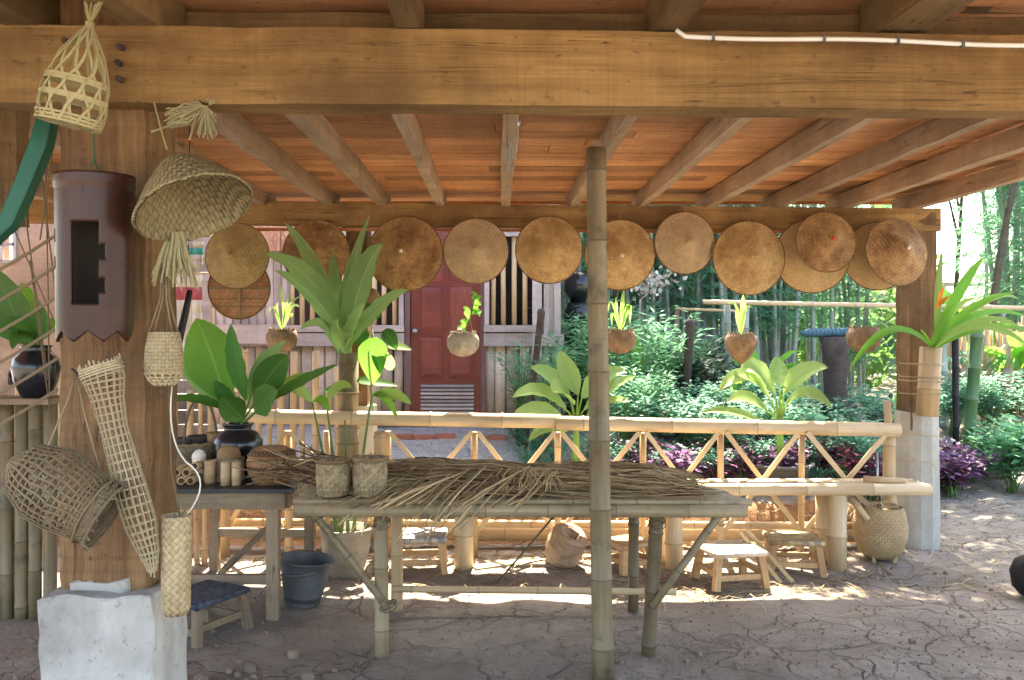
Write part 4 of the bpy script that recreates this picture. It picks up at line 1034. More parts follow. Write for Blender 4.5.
# ------------------------------------------------------------------ long bamboo work table
def gp(px, py, d): return W(px, py, d)
TB = thing('bamboo_work_table', 'long grey-green bamboo work table heaped with dried palm strips', 'table', (.05, 4.95, 0))
zt = EYE + (HZ - 505) * 4.58 / F
xl, xr = W(295, 0, 4.55).x, W(747, 0, 4.55).x
q = MB(); q.pole((xl, 4.56, zt - .022), (xr, 4.56, zt - .028), .033, 14, 0, .34, .96); q.build('edge_pole', M['bam_green'], TB)
q = MB(); q.pole((xl + .06, 5.40, zt - .03), (xr - .22, 5.40, zt - .03), .03, 12, 0, .33); q.build('edge_pole', M['bam_green'], TB)
q = MB(); y_ = 4.61; i = 0
while y_ < 5.40:
    f = (y_ - 4.6) / .8
    q.pole((xl - .02 + .03 * U(-1, 1), y_, zt + .006), (xr + .02 - .26 * f + .03 * U(-1, 1), y_, zt + .006), .018, 8, 0, .32); y_ += .036
q.build('table_top', M['bam_green'], TB)
for (x, ya) in ((xl + .12, 0), ((xl + xr) / 2, 0), (xr - .32, 0)):
    q = MB(); q.pole((x, 4.6, zt - .045), (x, 5.42, zt - .045), .026, 10); q.build('cross_pole', M['bam_green'], TB)
def tleg(a, b, r, mat): 
    q = MB(); q.pole(a, b, r, 14, 0, .3); return q.build('leg', mat, TB)
d1 = 4.62
tleg(W(382, 664, d1) + Z * -.02, V((W(381, 0, d1).x, d1, zt - .05)), .036, M['bam_green'])
tleg(W(648, 657, d1) + Z * -.02, V((W(657, 0, d1).x, d1, zt - .05)), .036, M['bam_dark'])
tleg(W(397, 612, 5.35) + Z * -.02, V((W(397, 0, 5.35).x, 5.35, zt - .06)), .035, M['bam_tan'])
tleg(W(633, 617, 5.35) + Z * -.02, V((W(634, 0, 5.35).x, 5.35, zt - .06)), .032, M['bam_dark'])
for (a, b, c, d_, r) in ((312, 508, 388, 608, .020), (722, 508, 652, 607, .020)):
    q = MB(); q.pole(W(a, b + 3, 4.575), W(c, d_, 4.575), r, 12, 0, .26); q.build('brace', M['bam_post'], TB)
q = MB(); q.pole(W(393, 589, 5.3), W(676, 592, 5.3), .02, 10, 0, .36); q.build('stretcher', M['bam_tan'], TB)
for (a, b, c, d_) in ((403, 512, 440, 470), (660, 594, 676, 540)):
    q = MB(); q.pole(W(a, b, 5.32), W(c, d_ + 50, 5.3), .012, 8); q.build('brace', M['bam_green'], TB)

for (px_, py_) in ((382, 522), (657, 522), (388, 604), (720, 517)):
    q = MB(); p = W(px_, py_, 4.6)
    for j in range(5): q.tube([p + V((.043 * math.cos(t), .043 * math.sin(t), .006 * j - .012 + .02 * math.sin(t + j))) for t in [i * .52 for i in range(13)]], .0028, 5, cap=False)
    q.build('lashing', M['strip_d'], TB)
# dried palm heap
q = MB(); ztop = zt + .026
x0, x1 = W(318, 0, 4.9).x, W(706, 0, 4.9).x
def env(x):
    t = (x - x0) / (x1 - x0); return .50 * (.035 + .17 * smooth(0, .1, t) * smooth(1.02, .72, t)) * (1 + .25 * math.sin(t * 9) + .12 * math.sin(t * 31))
core = MB()
n1, n2 = 60, 14; cv = []
for i in range(n1 + 1):
    x = x0 + .03 + (x1 - x0 - .08) * i / n1
    for j in range(n2 + 1):
        a = PI * j / n2; hgt = env(x) * .8 * (1 + .25 * noise.noise(V((x * 7, j * .7, 2))))
        cv.append((x, 5.0 - .30 * math.cos(a) * (1 + .12 * noise.noise(V((x * 6, j, 0)))), ztop + hgt * math.sin(a) ** .7 - .01))
core.add(cv, [[i * (n2 + 1) + j, (i + 1) * (n2 + 1) + j, (i + 1) * (n2 + 1) + j + 1, i * (n2 + 1) + j + 1] for i in range(n1) for j in range(n2)],
         [[(i * .04, j * .05), (i * .04 + .04, j * .05), (i * .04 + .04, j * .05 + .05), (i * .04, j * .05 + .05)] for i in range(n1) for j in range(n2)], 1, False)
q.add(core.v, core.f, core.uv and [core.uv[k_ * 4:k_ * 4 + 4] for k_ in range(len(core.f))], 1)
for i in range(1900):
    L = U(.18, .9); x = U(x0 + .02, max(x0 + .1, x1 - L * .95)); t = U(0, 1)
    yy = 5.0 + .33 * U(-1, 1); rr_ = max(0, 1 - ((yy - 5.0) / .34) ** 2) ** .5
    z = ztop + env(x) * rr_ * U(.5, 1.08); an = rnd.gauss(0, .10); 
    pts = []
    for k_ in range(5):
        s_ = k_ / 4; xx = x + L * s_ * math.cos(an); y2 = yy + L * s_ * math.sin(an) + .02 * math.sin(s_ * 5 + i)
        r2 = max(0.0, 1 - ((y2 - 5.0) / .36) ** 2) ** .5
        zz = min(z, ztop + env(min(xx, x1)) * (r2 * 1.08) + .02) + .012 * math.sin(s_ * 4 + i)
        if xx > x1 + .1 or y2 < 4.5: zz = min(zz, ztop + .01)
        pts.append(V((xx, y2, max(zz, ztop + .002))))
    w0 = U(.003, .013)
    q.ribbon(pts, (U(-.5, .5), U(-1, .2), 1), [w0 * .7, w0, w0, w0 * .8, .002], .0006, rnd.choices([0, 1, 2], [.6, .15, .25])[0])
for i in range(70):   # strips fanning over the front edge
    x = W(U(395, 560), 0, 4.7).x; L = U(.25, .55); an = U(2.5, 3.9)
    a = V((x, U(4.65, 4.9), ztop + U(.05, .13))); dirx = -L * U(.3, .9)
    mid = V((x + dirx * .55, 4.56, ztop + .02)); e_ = V((x + dirx, 4.50, ztop - U(.0, .22) * (1 if i % 3 == 0 else .15)))
    q.ribbon(bez(a, mid, e_, 5), (0, -.7, .7), U(.003, .008), .0006, rnd.choice([0, 0, 2]))
for (a, b, c, d_) in ((470, 468, 414, 520), (480, 470, 420, 528), (455, 475, 425, 545), (486, 466, 432, 525), (440, 480, 378, 510), (410, 485, 372, 512), (520, 470, 460, 530), (530, 466, 440, 520), (468, 470, 396, 506), (500, 478, 445, 536)):
    q.ribbon([W(a, b, 4.75), W((a + c) / 2, (b + d_) / 2 - 3, 4.52), W(c, d_, 4.49)], (0, -1, .2), .007, .0008, 0)
for i in range(46):  # sprigs in the middle
    a = V((W(U(500, 560), 0, 4.8).x, U(4.68, 4.8), ztop + U(.08, .14))); q.ribbon([a, a + V((U(-.03, .03), -.04, U(-.04, -.02))), a + V((U(-.05, .05), -.06, -.08))], (0, -1, 0), .005, .0006, 0)
for i in range(90):  # frayed left end
    x = U(x0 - .12, x0 + .12); a = V((x, U(4.8, 5.35), ztop + U(.01, .12))); q.ribbon([a, a + V((-.12, U(-.1, .1), .03)), a + V((U(-.35, -.1), U(-.12, .12), U(-.05, .1)))], (0, -.6, .8), U(.004, .012), .0006, rnd.choice([0, 1, 2, 2]))
q.top('palm_heap', [M['straw'], M['straw_dark'], M['straw_mid']], 'heap of dried palm strips and fronds lying along the long work table', 'palm strips', kind='stuff')
# loose cane leaning under the table
q = MB(); q.tube([W(497, 583, 5.15), W(555, 515, 5.0)], .006, 6); q.top('cane_rod', M['bam_dark'], 'thin dark cane rod leaning under the middle of the long work table', 'rod')
# dark blue scrap on the heap
# two checked baskets
for (px, w, lb, h) in ((333, 17, 'checked cane basket on the work table, the one nearer the striped lidded basket', 36), (370, 17.5, 'checked cane basket beside its twin, the one touching the palm heap', 38)):
    c = W(px, 500, 4.68); c.z = ztop; s_ = 4.68 / F
    o = thing('checked_basket', lb, 'basket', c, 'checked cane baskets on the work table')
    q = MB(); q.lathe([(.001, .003), (.13 * .46, .0), (w * .93 * s_, .012), (w * s_, h * .5 * s_), (w * .98 * s_, h * s_), (w * .93 * s_, h * s_), (w * .9 * s_, h * .3 * s_), (.001, h * .3 * s_)], 32, Matrix.Translation(c), jag=.012); q.build('basket_side', M['twill'], o)
    q = MB()
    for j in range(3): q.tube([c + V((w * s_ * 1.02 * math.cos(2 * PI * i / 30) * U(.98, 1.03), w * s_ * 1.02 * math.sin(2 * PI * i / 30), h * s_ + .004 - .006 * j + U(-.002, .002))) for i in range(31)], .004, 5, cap=False)
    for j in range(40):
        an = U(0, 6.28); p = c + V((w * s_ * math.cos(an), w * s_ * math.sin(an), h * s_)); q.ribbon([p, p + V((U(-.02, .02), U(-.02, .02), U(0, .02)))], (0, -1, 0), .004, .0006)
    q.build('rim', M['straw_mid'], o)

# ------------------------------------------------------------------ left display table
DT = thing('display_table', 'grey wooden display table with a dark top beside the front post', 'table', (W(230, 0, 5.3).x, 5.7, 0))
zt2 = EYE + (HZ - 486) * 5.2 / F
xa, xb = W(150, 0, 5.15).x, W(294, 0, 5.12).x
q = MB(); q.box(((xa + xb) / 2, 5.68, zt2 - .012), (xb - xa, 1.16, .024)); q.build('table_top', M['dark_top'], DT, .003)
q = MB(); q.bar((xa + .03, 5.16, zt2 - .075), (xb - .06, 5.16, zt2 - .075), .03, .10, None, 0, .002, 8); q.build('apron', M['bench_wood'], DT)
q = MB(); q.bar((xb - .06, 5.18, zt2 - .075), (xb - .06, 6.2, zt2 - .075), .03, .10); q.build('apron', M['bench_wood'], DT)
for (px, d, w) in ((273.5, 5.19, .068), (308, 6.2, .065), (221 - 6, 6.2, .06), (165, 5.19, .065)):
    x = W(px, 0, d).x; x = min(x, xb - .05)
    if px == 308: x = W(310, 0, 6.2).x; x = min(x, xb + .02)
    q = MB(); q.bar((x, d, -.02), (x, d, zt2 - .026), w, w, Y, 0, .002, 10); q.build('leg', M['bench_wood'], DT)
q = MB(); q.bar(W(165, 579, 5.2), W(268, 579, 5.2), .04, .055, None, 0, .002, 8); q.build('stretcher', M['bench_wood'], DT)
q = MB(); q.bar(W(214, 532, 6.2), W(312, 533, 6.2), .04, .055); q.build('stretcher', M['bench_wood'], DT)
q = MB(); q.bar(W(222, 572, 5.22), W(276, 520, 5.9), .035, .05, Y); q.build('brace', M['bench_wood'], DT)
tz = zt2 + .001
def onT(px, d): return V((W(px, 0, d).x, d, tz))
# black jar with big leaves
c = onT(238, 5.62); s_ = 5.62 / F
JP = thing('black_jar_plant', 'broad-leaved plant in a black glazed jar on the display table', 'potted plant', c)
q = MB(); q.lathe([(.001, .004), (.07, 0), (.085, .01), (.13, .09), (.152, .17), (.15, .215), (.12, .26), (.085, .275), (.08, .29), (.095, .31), (.098, .318), (.085, .32), (.07, .30), (.07, .28), (.001, .27)], 40, Matrix.Translation(c)); q.build('jar', M['black_pot'], JP)
jm = c + Z * .30
def leafset(spec, d0, mats_, parent, basep, names=('leaf',)):
    for (px0, py0, px1, py1, w, dz, mt, cx_, cy_, *nn) in spec:
        q = MB(); p0 = W(px0, py0, d0 - dz * .4); p1 = W(px1, py1, d0 - dz)
        q.blade(p0, p1, w * d0 / F, W(cx_, cy_, d0 - dz * .7) if cx_ is not None else None, segs=14, fold=.22, wave=.07, mi=0, base=.12, pk=.42, nrm=nn[0] if nn else (0, -.85, .5))
        q.tube(bez(basep, (basep + p0) / 2 + V((0, 0, -.02)), p0 + (p1 - p0) * .03, 6), [.009, .008, .008, .007, .007, .006, .005], 7, 1)
        q.build(names[0], [mats_[mt], M['stem']], parent)
lf = [M['lf_deep'], M['lf_bright'], M['lf_lime'], M['lf_grey']]
leafset([(226, 402, 196, 318, 54, .10, 1, 212, 350, (0, -1, .1)), (246, 400, 231, 323, 26, .2, 0, 236, 360, (-.5, -.9, .1)), (230, 406, 176, 352, 24, .05, 3, 196, 378, (.2, -.8, .5)),
         (262, 405, 339, 364, 19, .25, 0, 300, 382, (0, -.6, .8)), (256, 400, 290, 355, 30, .22, 0, 272, 366, (.4, -.9, .2)), (250, 398, 287, 340, 17, .02, 3, 258, 362, (.3, -.7, .5)),
         (230, 412, 163, 402, 15, .2, 0, 195, 392, (0, -.5, .8)), (244, 420, 222, 396, 26, .3, 0, 228, 405, (0, -.9, .4)), (255, 412, 278, 392, 30, .3, 0, 268, 396, (0, -1, .3)),
         (236, 410, 214, 380, 16, .15, 0, 222, 394, (.4, -.8, .3)), (258, 408, 312, 372, 15, -.1, 2, 285, 380, (0, -.6, .8)), (248, 405, 262, 350, 13, -.1, 1, 252, 375, (.9, -.6, .2)), (240, 408, 208, 372, 14, -.15, 2, 220, 385, (.3, -.8, .4))], 5.6, lf, JP, jm)
# striped lidded basket
c = onT(272, 5.3); SBk = thing('striped_basket', 'round brown lidded basket with black woven bands at the right end of the display table', 'basket', c)
q = MB(); q.lathe([(.001, .002), (.10, 0), (.105, .01), (.138, .06), (.148, .11), (.143, .145), (.132, .165)], 40, Matrix.Translation(c)); q.build('basket_body', M['striped'], SBk)
q = MB(); q.lathe([(.135, .163), (.138, .17), (.12, .195), (.08, .215), (.03, .222), (.001, .223)], 36, Matrix.Translation(c)); q.tube([c + V((.136 * math.cos(i * .21), .136 * math.sin(i * .21), .166)) for i in range(31)], .006, 6, cap=False); q.build('lid', M['striped'], SBk)
# bamboo cups
for i, (px, d, h, r, lb) in enumerate(((210, 5.28, .135, .033, 'wide golden bamboo cup standing leftmost of the three upright cups on the display table'), (225.5, 5.22, .135, .027, 'slim bamboo cup standing in the middle of the three upright cups'), (236.5, 5.22, .135, .027, 'slim bamboo cup standing nearest the striped lidded basket'))):
    c = onT(px, d); q = MB(); q.lathe([(.001, .002), (r, 0), (r, h * .45), (r * 1.06, h * .47), (r, h * .5), (r * 1.0, h), (r * .85, h), (r * .83, h * .4), (.001, h * .4)], 20, Matrix.Translation(c)); q.top('bamboo_cup', M['bam_tan'] if i == 0 else M['bam_rail'], lb, 'cup', 'upright bamboo cups on the display table')
# little brown bowl upside down
c = onT(229, 5.36); q = MB(); q.box(c + Z * .07, (.15, .12, .14)); q.top('wooden_block', M['bench_wood'], 'plain wooden block behind the slim bamboo cups', 'block', bevel=.006)
q = MB(); q.lathe([(.07, .142), (.068, .16), (.058, .19), (.03, .21), (.001, .214)], 26, Matrix.Translation(c)); q.top('upturned_bowl', M['brownbask'], 'small brown woven bowl upside down on the block in front of the black jar', 'bowl')
# lying bamboo tubes
for i, (px, dz) in enumerate(((172, .0), (181, .0), (190, .0), (176, .048), (186, .048), (194, .085))):
    c = onT(px, 5.22) + Z * (.024 + dz); q = MB(); MMx = Matrix.Translation(c) @ Matrix.Rotation(R(-90 + U(-6, 6)), 4, 'X')
    q.lathe([(.017, .002), (.024, 0), (.024, .14), (.024, .15), (.001, .15)], 16, MMx); q.lathe([(.018, 0), (.017, .1), (.001, .1)], 14, MMx)
    q.top('bamboo_tube', M['bam_tan'], 'short bamboo tube lying in the little pile left of the upright cups', 'tube', 'short bamboo tubes piled on the display table')
# wide basket with hoop handle
c = onT(196, 5.75); WB = thing('handled_basket', 'wide dark cane basket with a tall hoop handle behind the bamboo tubes', 'basket', c)
q = MB(); q.lathe([(.001, .003), (.13, 0), (.17, .05), (.20, .14), (.215, .185), (.205, .187), (.18, .12), (.12, .02), (.001, .02)], 40, Matrix.Translation(c)); q.build('basket_body', weave('dark_cane_weave', (.16, .12, .08), (.27, .22, .15), 60, 60, 'UV', bump=1.0), WB)
q = MB(); q.tube([c + V((.213 * math.cos(i * .157), .213 * math.sin(i * .157), .187 + .005 * math.sin(i * 3))) for i in range(41)], .011, 7, cap=False); q.build('rim', M['strip_d'], WB)
q = MB(); q.tube([c + V((.05 - .19 * math.cos(t) * .55 * 1, -.06, .17 + .30 * math.sin(t))) for t in [i * PI / 20 for i in range(21)]], .008, 7); q.build('handle', M['strip_d'], WB)
for (px, d, r, h, z0, lb, mt) in ((217, 5.72, .06, .11, .14, 'small brown woven cup standing in the handled basket against the black jar', 'brownbask'), (200, 5.8, .075, .07, .15, 'dark rounded bowl resting in the handled basket under its hoop', 'dead_wood'), (182, 5.75, .06, .06, .15, 'grey rounded bowl at the left inside the handled basket', 'rubber')):
    c2 = onT(px, d) + Z * z0; q = MB(); q.lathe([(.001, 0), (r * .8, 0), (r, h * .6), (r * 1.05, h), (r * .95, h), (r * .7, h * .3), (.001, h * .3)], 26, Matrix.Translation(c2))
    q.top('small_bowl', M[mt], lb, 'bowl')
c = onT(199, 5.4); q = MB(); q.lathe([(.001, .055), (.025, .045), (.04, .02), (.042, .0), (.001, -.0)], 16, Matrix.Translation(c + Z * .13), jag=.08); q.lathe([(.03, .0), (.04, .13)], 16, Matrix.Translation(c)); q.top('pale_shell', M['white_thread'], 'pale shell-like lump set just above the lying bamboo tubes', 'shell')

# ------------------------------------------------------------------ railing
RL = thing('bamboo_railing', 'cross-braced bamboo railing of split canes along the back of the shelter', 'railing', (.6, 6.62, 0))
dr_ = 6.62
q = MB(); a, b = W(236, 416, dr_), W(560, 421.5, dr_); q.pole(a, b, .052, 14, 0, .55, 1.0, .3, 0); q.build('top_rail', M['bam_rail'], RL)
q = MB(); a, b = W(556, 423, dr_ - .01), W(899, 430, dr_ - .01); q.pole(a, b, .052, 14, 0, .6, 1.0, .2, 0); q.build('top_rail', M['bam_rail'], RL)
q = MB(); a, b = W(230, 538, 6.86), W(860, 536, 6.86); a.z = .10 + .03; b.z = .11; q.pole(a, b, .06, 14, 0, .6); q.build('bottom_log', M['bam_tan'], RL)
q = MB(); a, b = W(232, 522, 6.72), W(860, 526, 6.72); q.pole(a, b, .028, 10, 0, .4); q.build('lower_rail', M['bam_tan'], RL)
ups = [224, 289, 327, 388, 475, 558, 642, 721, 801, 889]
for i, px in enumerate(ups):
    x = W(px, 0, 6.66).x; r = .045 if px in (889, 224) else (.03 if px in (289,) else .024)
    q = MB(); q.pole((x, 6.66, gz(x, 6.66) - .03), (x + U(-.01, .01), 6.66, W(0, 424 + px * .006, 6.62).z - .04), r, 10, 0, .3); q.build('upright', M['bam_tan'], RL)
q = MB(); x = W(381, 0, 6.6).x; q.pole((x, 6.56, 0), (x, 6.56, W(0, 424, 6.62).z - .05), .046, 12, 0, .35); q.build('upright', M['bam_tan'], RL)
for (a, b) in ((289, 224), (388, 475), (475, 388), (475, 558), (558, 475), (558, 642), (642, 558), (642, 721), (721, 642), (721, 801), (801, 721), (801, 889), (889, 801), (224, 289), (289, 388)):
    s_ = 1 if b > a else -1
    p0 = W(a + 3 * s_, 431, 6.62); p1 = W(b - 2 * s_, 531, 6.7); dd = -.03 if s_ > 0 else .0
    p0.y += dd - .035; p1.y += dd - .02; q = MB(); q.bar(p0, p1, .034, .016, Y, 0, .0015, 6); q.build('cross_brace', M['bam_rail'], RL)
q = MB(); q.pole(W(887, 401, 6.7), W(896, 545, 6.7), .03, 8, 0, .3, .8); q.build('leaning_stake', M['bam_tan'], RL)
# small tall marker sticks
# ------------------------------------------------------------------ rear bench
BN = thing('bamboo_bench', 'long split-bamboo bench on thick bamboo legs in front of the railing', 'bench', (1.2, 6.3, 0))
zb_ = W(0, 488, 6.29).z
for k_, (y_, r) in enumerate(((6.29, .042), (6.375, .038), (6.45, .038), (6.52, .038))):
    q = MB(); xa_ = W(420, 0, y_).x; xb_ = W(930 - k_ * 6, 0, y_).x
    q.pole((xa_, y_, zb_ - .01 if k_ else zb_ - .012), (xb_, y_, zb_ - .01), r, 12, 0, .5, 1.0, .25 + .1 * k_); q.build('seat_pole', M['bam_rail'], BN)
for (px, d, r) in ((464, 6.33, .066), (674, 6.33, .062), (837, 6.33, .066), (822, 6.5, .045), (660, 6.5, .045)):
    x = W(px, 0, d).x; q = MB(); q.pole((x, d, -.03), (x, d, zb_ - .05), r, 16, 0, .3); q.build('leg', M['bam_rail'], BN)
q = MB(); q.pole(W(864, 484, 6.33) + Z * .035, W(905, 486, 6.33) + Z * .035, .022, 10, 0, .25); q.top('bamboo_offcut', M['bam_tan'], 'short bamboo offcut lying on the right end of the bench', 'offcut')
# ------------------------------------------------------------------ stools
def stool(px, py, d, w, dp, h, rz, wood_, seat, label, lw=.045, ext=None):
    c = W(px, py, d); c.z = 0
    o = thing('low_stool', label, 'stool', (0, 0, 0), 'low woven-seat stools')
    for sx in (-1, 1):
        for sy in (-1, 1):
            q = MB(); q.bar((sx * (w / 2 + .005), sy * (dp / 2 + .005), -.005), (sx * (w / 2 - .025), sy * (dp / 2 - .025), h - .03), lw, lw, Y, 0, .0015, 4); q.build('leg', wood_, o, .004)
    for sx in (-1, 1):
        q = MB(); q.bar((sx * (w / 2 - .012), -dp / 2, h * .38), (sx * (w / 2 - .012), dp / 2, h * .38), .02, .035); q.build('stretcher', wood_, o)
        q = MB(); q.bar((-w / 2, sx * (dp / 2 - .012), h * .3), (w / 2, sx * (dp / 2 - .012), h * .3), .02, .035); q.build('stretcher', wood_, o)
    q = MB(); n = 10; vs = []
    for i in range(n + 1):
        for j in range(n + 1):
            u, v = i / n * 2 - 1, j / n * 2 - 1; vs.append(V((u * (w / 2 + .005), v * (dp / 2 + .005), h - .012 * (1 - u * u) * (1 - v * v) - .008 * (u ** 8 + v ** 8))))
    q.add(vs, [[i * (n + 1) + j, (i + 1) * (n + 1) + j, (i + 1) * (n + 1) + j + 1, i * (n + 1) + j + 1] for i in range(n) for j in range(n)], None, 0, True)
    s_ = q.build('woven_seat', seat, o); md = s_.modifiers.new('thick', 'SOLIDIFY'); md.thickness = .03
    q = MB()
    for (ax, ay, bx, by) in ((-1, -1, 1, -1), (1, -1, 1, 1), (1, 1, -1, 1), (-1, 1, -1, -1)):
        q.tube([V((ax * (w / 2 + .004), ay * (dp / 2 + .004), h - .02)), V((bx * (w / 2 + .004), by * (dp / 2 + .004), h - .02))], .017, 8)
    q.build('seat_edge', ext or seat, o)
    o.location = c; o.rotation_euler.z = R(rz); return o
stool(730, 583, 5.95, .34, .32, .24, 12, M['stool_wood'], M['seat_mix'], 'pale wood stool with a pastel woven seat, right of the long work table', ext=M['seat_mix'])
stool(793, 568, 6.25, .34, .30, .24, -8, M['stool_wood'], M['seat_dark'], 'stool with a purple and yellow woven seat under the right end of the bench')
stool(420, 572, 6.3, .34, .32, .25, 4, M['stool_wood'], M['seat_bw'], 'stool with a black, yellow and white woven seat seen under the long work table')
stool(203, 640, 4.95, .30, .36, .235, -28, M['bench_wood'], M['seat_blue'], 'grey wood stool with a navy and teal string seat beside the concrete pier')
stool(627, 578, 6.3, .26, .26, .2, 30, M['stool_wood'], M['stool_wood'], 'small all-wood stool behind the right legs of the long work table')
# bucket
c = W(302, 612, 5.42); c.z = gz(c.x, c.y)
BK = thing('rubber_bucket', 'tapered grey rubber bucket standing under the display table', 'bucket', c)
q = MB(); q.lathe([(.001, .004), (.10, 0), (.105, .01), (.145, .2), (.162, .268), (.17, .272), (.166, .28), (.154, .272), (.11, .03), (.001, .03)], 36, Matrix.Translation(c) @ Matrix.Rotation(R(6), 4, 'Y')); q.build('bucket_body', M['rubber'], BK)
q = MB(); q.tube([c + V((-.02 + .13 * math.cos(t), -.155 + .0 * t, .24 - .03 * math.sin(t))) for t in [i * PI / 12 for i in range(13)]], .008, 7); q.build('handle', M['rubber'], BK)
# clay pot behind
c = W(346, 578, 6.1); c.z = 0
CP = thing('clay_pot_plant', 'mossy pale clay pot with tall green stalks at the foot of the rear left post', 'potted plant', c)
q = MB(); q.lathe([(.001, .004), (.10, 0), (.115, .02), (.155, .16), (.168, .30), (.178, .305), (.178, .33), (.16, .33), (.155, .28), (.001, .27)], 32, Matrix.Translation(c), jag=.006); q.build('pot', M['clay_pot'], CP)
for (x, y, x2, y2) in ((338, 540, 312, 402), (342, 540, 326, 400), (348, 540, 345, 420), (352, 545, 372, 395)):
    q = MB(); q.tube(bez(W(x, y, 6.1), W(x * .6 + x2 * .4, (y + y2) / 2, 6.1), W(x2, y2, 6.05), 8), [.013, .013, .012, .012, .011, .01, .008, .007, .006], 8); q.build('stalk', M['stem'], CP)
for (a, b, c_, d_, w, mt) in ((312, 402, 284, 392, 13, 2), (326, 402, 352, 388, 14, 2), (313, 402, 330, 412, 10, 1), (371, 396, 412, 405, 13, 2), (372, 396, 398, 420, 9, 1)):
    q = MB(); q.blade(W(a, b, 6.05), W(c_, d_, 5.98), w * 6 / F * 1.1, W((a + c_) / 2, min(b, d_) - 8, 6.0), segs=10, wave=.05); q.build('leaf', lf[mt], CP)
# carrying basket
c = W(880, 566, 6.5); c.z = 0; s_ = 6.5 / F
CB = thing('carrying_basket', 'large round tan carrying basket with a lid below the right end of the bench', 'basket', c)
q = MB(); q.lathe([(.001, .03), (.10, .03), (.15, .07), (.185, .17), (.19, .26), (.175, .35), (.158, .385), (.16, .395), (.148, .395), (.14, .36), (.001, .355)], 40, Matrix.Translation(c) @ Matrix.Scale(1.0, 4)); q.build('basket_body', M['bigbask'], CB)
for k_ in range(4):
    an = PI / 4 + k_ * PI / 2; q = MB(); q.bar(c + V((.10 * math.cos(an), .10 * math.sin(an), 0)), c + V((.14 * math.cos(an), .14 * math.sin(an), .12)), .022, .016); q.build('foot', M['bam_tan'], CB)
q = MB(); q.tube(bez(c + V((-.15, -.05, .37)), c + V((0, -.1, .50)), c + V((.15, 0, .38)), 10), .006, 6); q.tube(bez(c + V((-.12, -.1, .38)), c + V((.0, -.2, .44)), c + V((.1, -.08, .4)), 10), .004, 6); q.build('strap', M['strip'], CB)
q = MB(); q.pole(W(850, 497, 6.44), W(868, 520, 6.36), .024, 10); q.build('peg', M['bam_tan'], CB)
# fork tool standing behind basket
q = MB(); q.tube([W(877, 452, 6.58), W(878, 508, 6.58)], .009, 8); q.tube([W(881, 495, 6.58), W(881, 512, 6.56)], .007, 8); q.top('tool_handle', M['metal'], 'thin grey metal tool handle standing up behind the carrying basket', 'tool')
# leaning strips
for i, (a, b, c_, d_) in enumerate(((739, 530, 781, 583), (746, 529, 793, 582))):
    q = MB(); q.bar(W(a, b, 6.08), W(c_, d_, 5.92), .024, .008, Y, 0, .001, 6)
    q.top('bamboo_strip', M['white_thread'] if False else M['strip'], ('pale split bamboo strip leaning beside the pastel stool, the lower of two' if i == 0 else 'pale split bamboo strip leaning beside the pastel stool, the upper of two'), 'strip')
# log stump and planks
q = MB(); c = W(565, 562, 6.35); c.z = .14; MMx = Matrix.Translation(c) @ Matrix.Rotation(R(25), 4, 'Y') @ Matrix.Rotation(R(18), 4, 'X')
q.lathe([(.001, -.12), (.10, -.125), (.125, -.07), (.13, .0), (.128, .09), (.12, .12), (.10, .125), (.065, .115), (.045, .04), (.001, .03)], 11, MMx, jag=.13, sm=False); q.top('hollow_log', M['rafter'], 'short hollowed log lying behind the long work table', 'log', bevel=0)
q = MB(); q.bar(W(474, 569, 6.3), W(540, 560, 6.5), .10, .03, None, 0, .002, 6); q.top('board', M['strip'], 'pale board lying on the ground left of the hollowed log', 'board')
q = MB(); q.bar(W(512, 566, 6.35), W(556, 566, 6.35), .08, .045, None, 0, .003, 6); q.top('board', M['bench_wood'], 'short grey board touching the hollowed log', 'board')
q = MB(); q.bar(W(556, 560, 6.55), W(640, 560, 6.5), .07, .07, None, 0, .003, 6); q.top('timber_baulk', M['stool_wood'], 'squared timber on the ground behind the hollowed log', 'timber')
# black bag at the picture edge
q = MB(); c = W(1034, 596, 5.6); c.z = 0
q.lathe([(.001, .0), (.08, .0), (.12, .05), (.135, .14), (.11, .21), (.05, .245), (.03, .26), (.05, .29), (.001, .29)], 26, Matrix.Translation(c + Z * .02), jag=.03); q.top('black_sack', M['black'], 'rounded black sack on the path at the right edge of the photo', 'sack')
# half wall at far left
HW = thing('bamboo_half_wall', 'waist-high wall of upright bamboo poles at the far left with a plank counter', 'half wall', (W(0, 0, 5.2).x, 5.2, 0))
px = -66
while px < 62:
    q = MB(); x = W(px, 0, 5.2).x; q.pole((x, 5.2, -.02), (x + U(-.008, .008), 5.2, W(0, 403, 5.2).z), .039 * U(.9, 1.05), 10, 0, .4); q.build('wall_pole', M['bam_post'], HW); px += 14.6 * U(.95, 1.08)
q = MB(); q.bar((W(-80, 0, 5.2).x, 5.2, W(0, 400, 5.2).z), (W(62, 0, 5.2).x, 5.2, W(0, 400, 5.2).z), .28, .032, None, 0, .002, 10); q.build('counter', M['bench_wood'], HW)
cz = W(0, 397.4, 5.2).z
c = V((W(36, 0, 5.2).x, 5.2, cz)); LJ = thing('dark_jar_plant', 'leafy green plant in a dark clay jar on the plank counter at the far left', 'potted plant', c)
q = MB(); q.lathe([(.001, .003), (.07, 0), (.08, .01), (.115, .09), (.132, .17), (.12, .225), (.085, .26), (.075, .28), (.09, .30), (.078, .30), (.07, .27), (.001, .26)], 36, Matrix.Translation(c)); q.build('jar', M['black_pot'], LJ)
q = MB(); q.tube([c + V((-.12, 0, .17)), c + V((-.155, 0, .14)), c + V((-.15, 0, .08)), c + V((-.115, 0, .08))], .012, 8); q.build('handle', M['black_pot'], LJ)
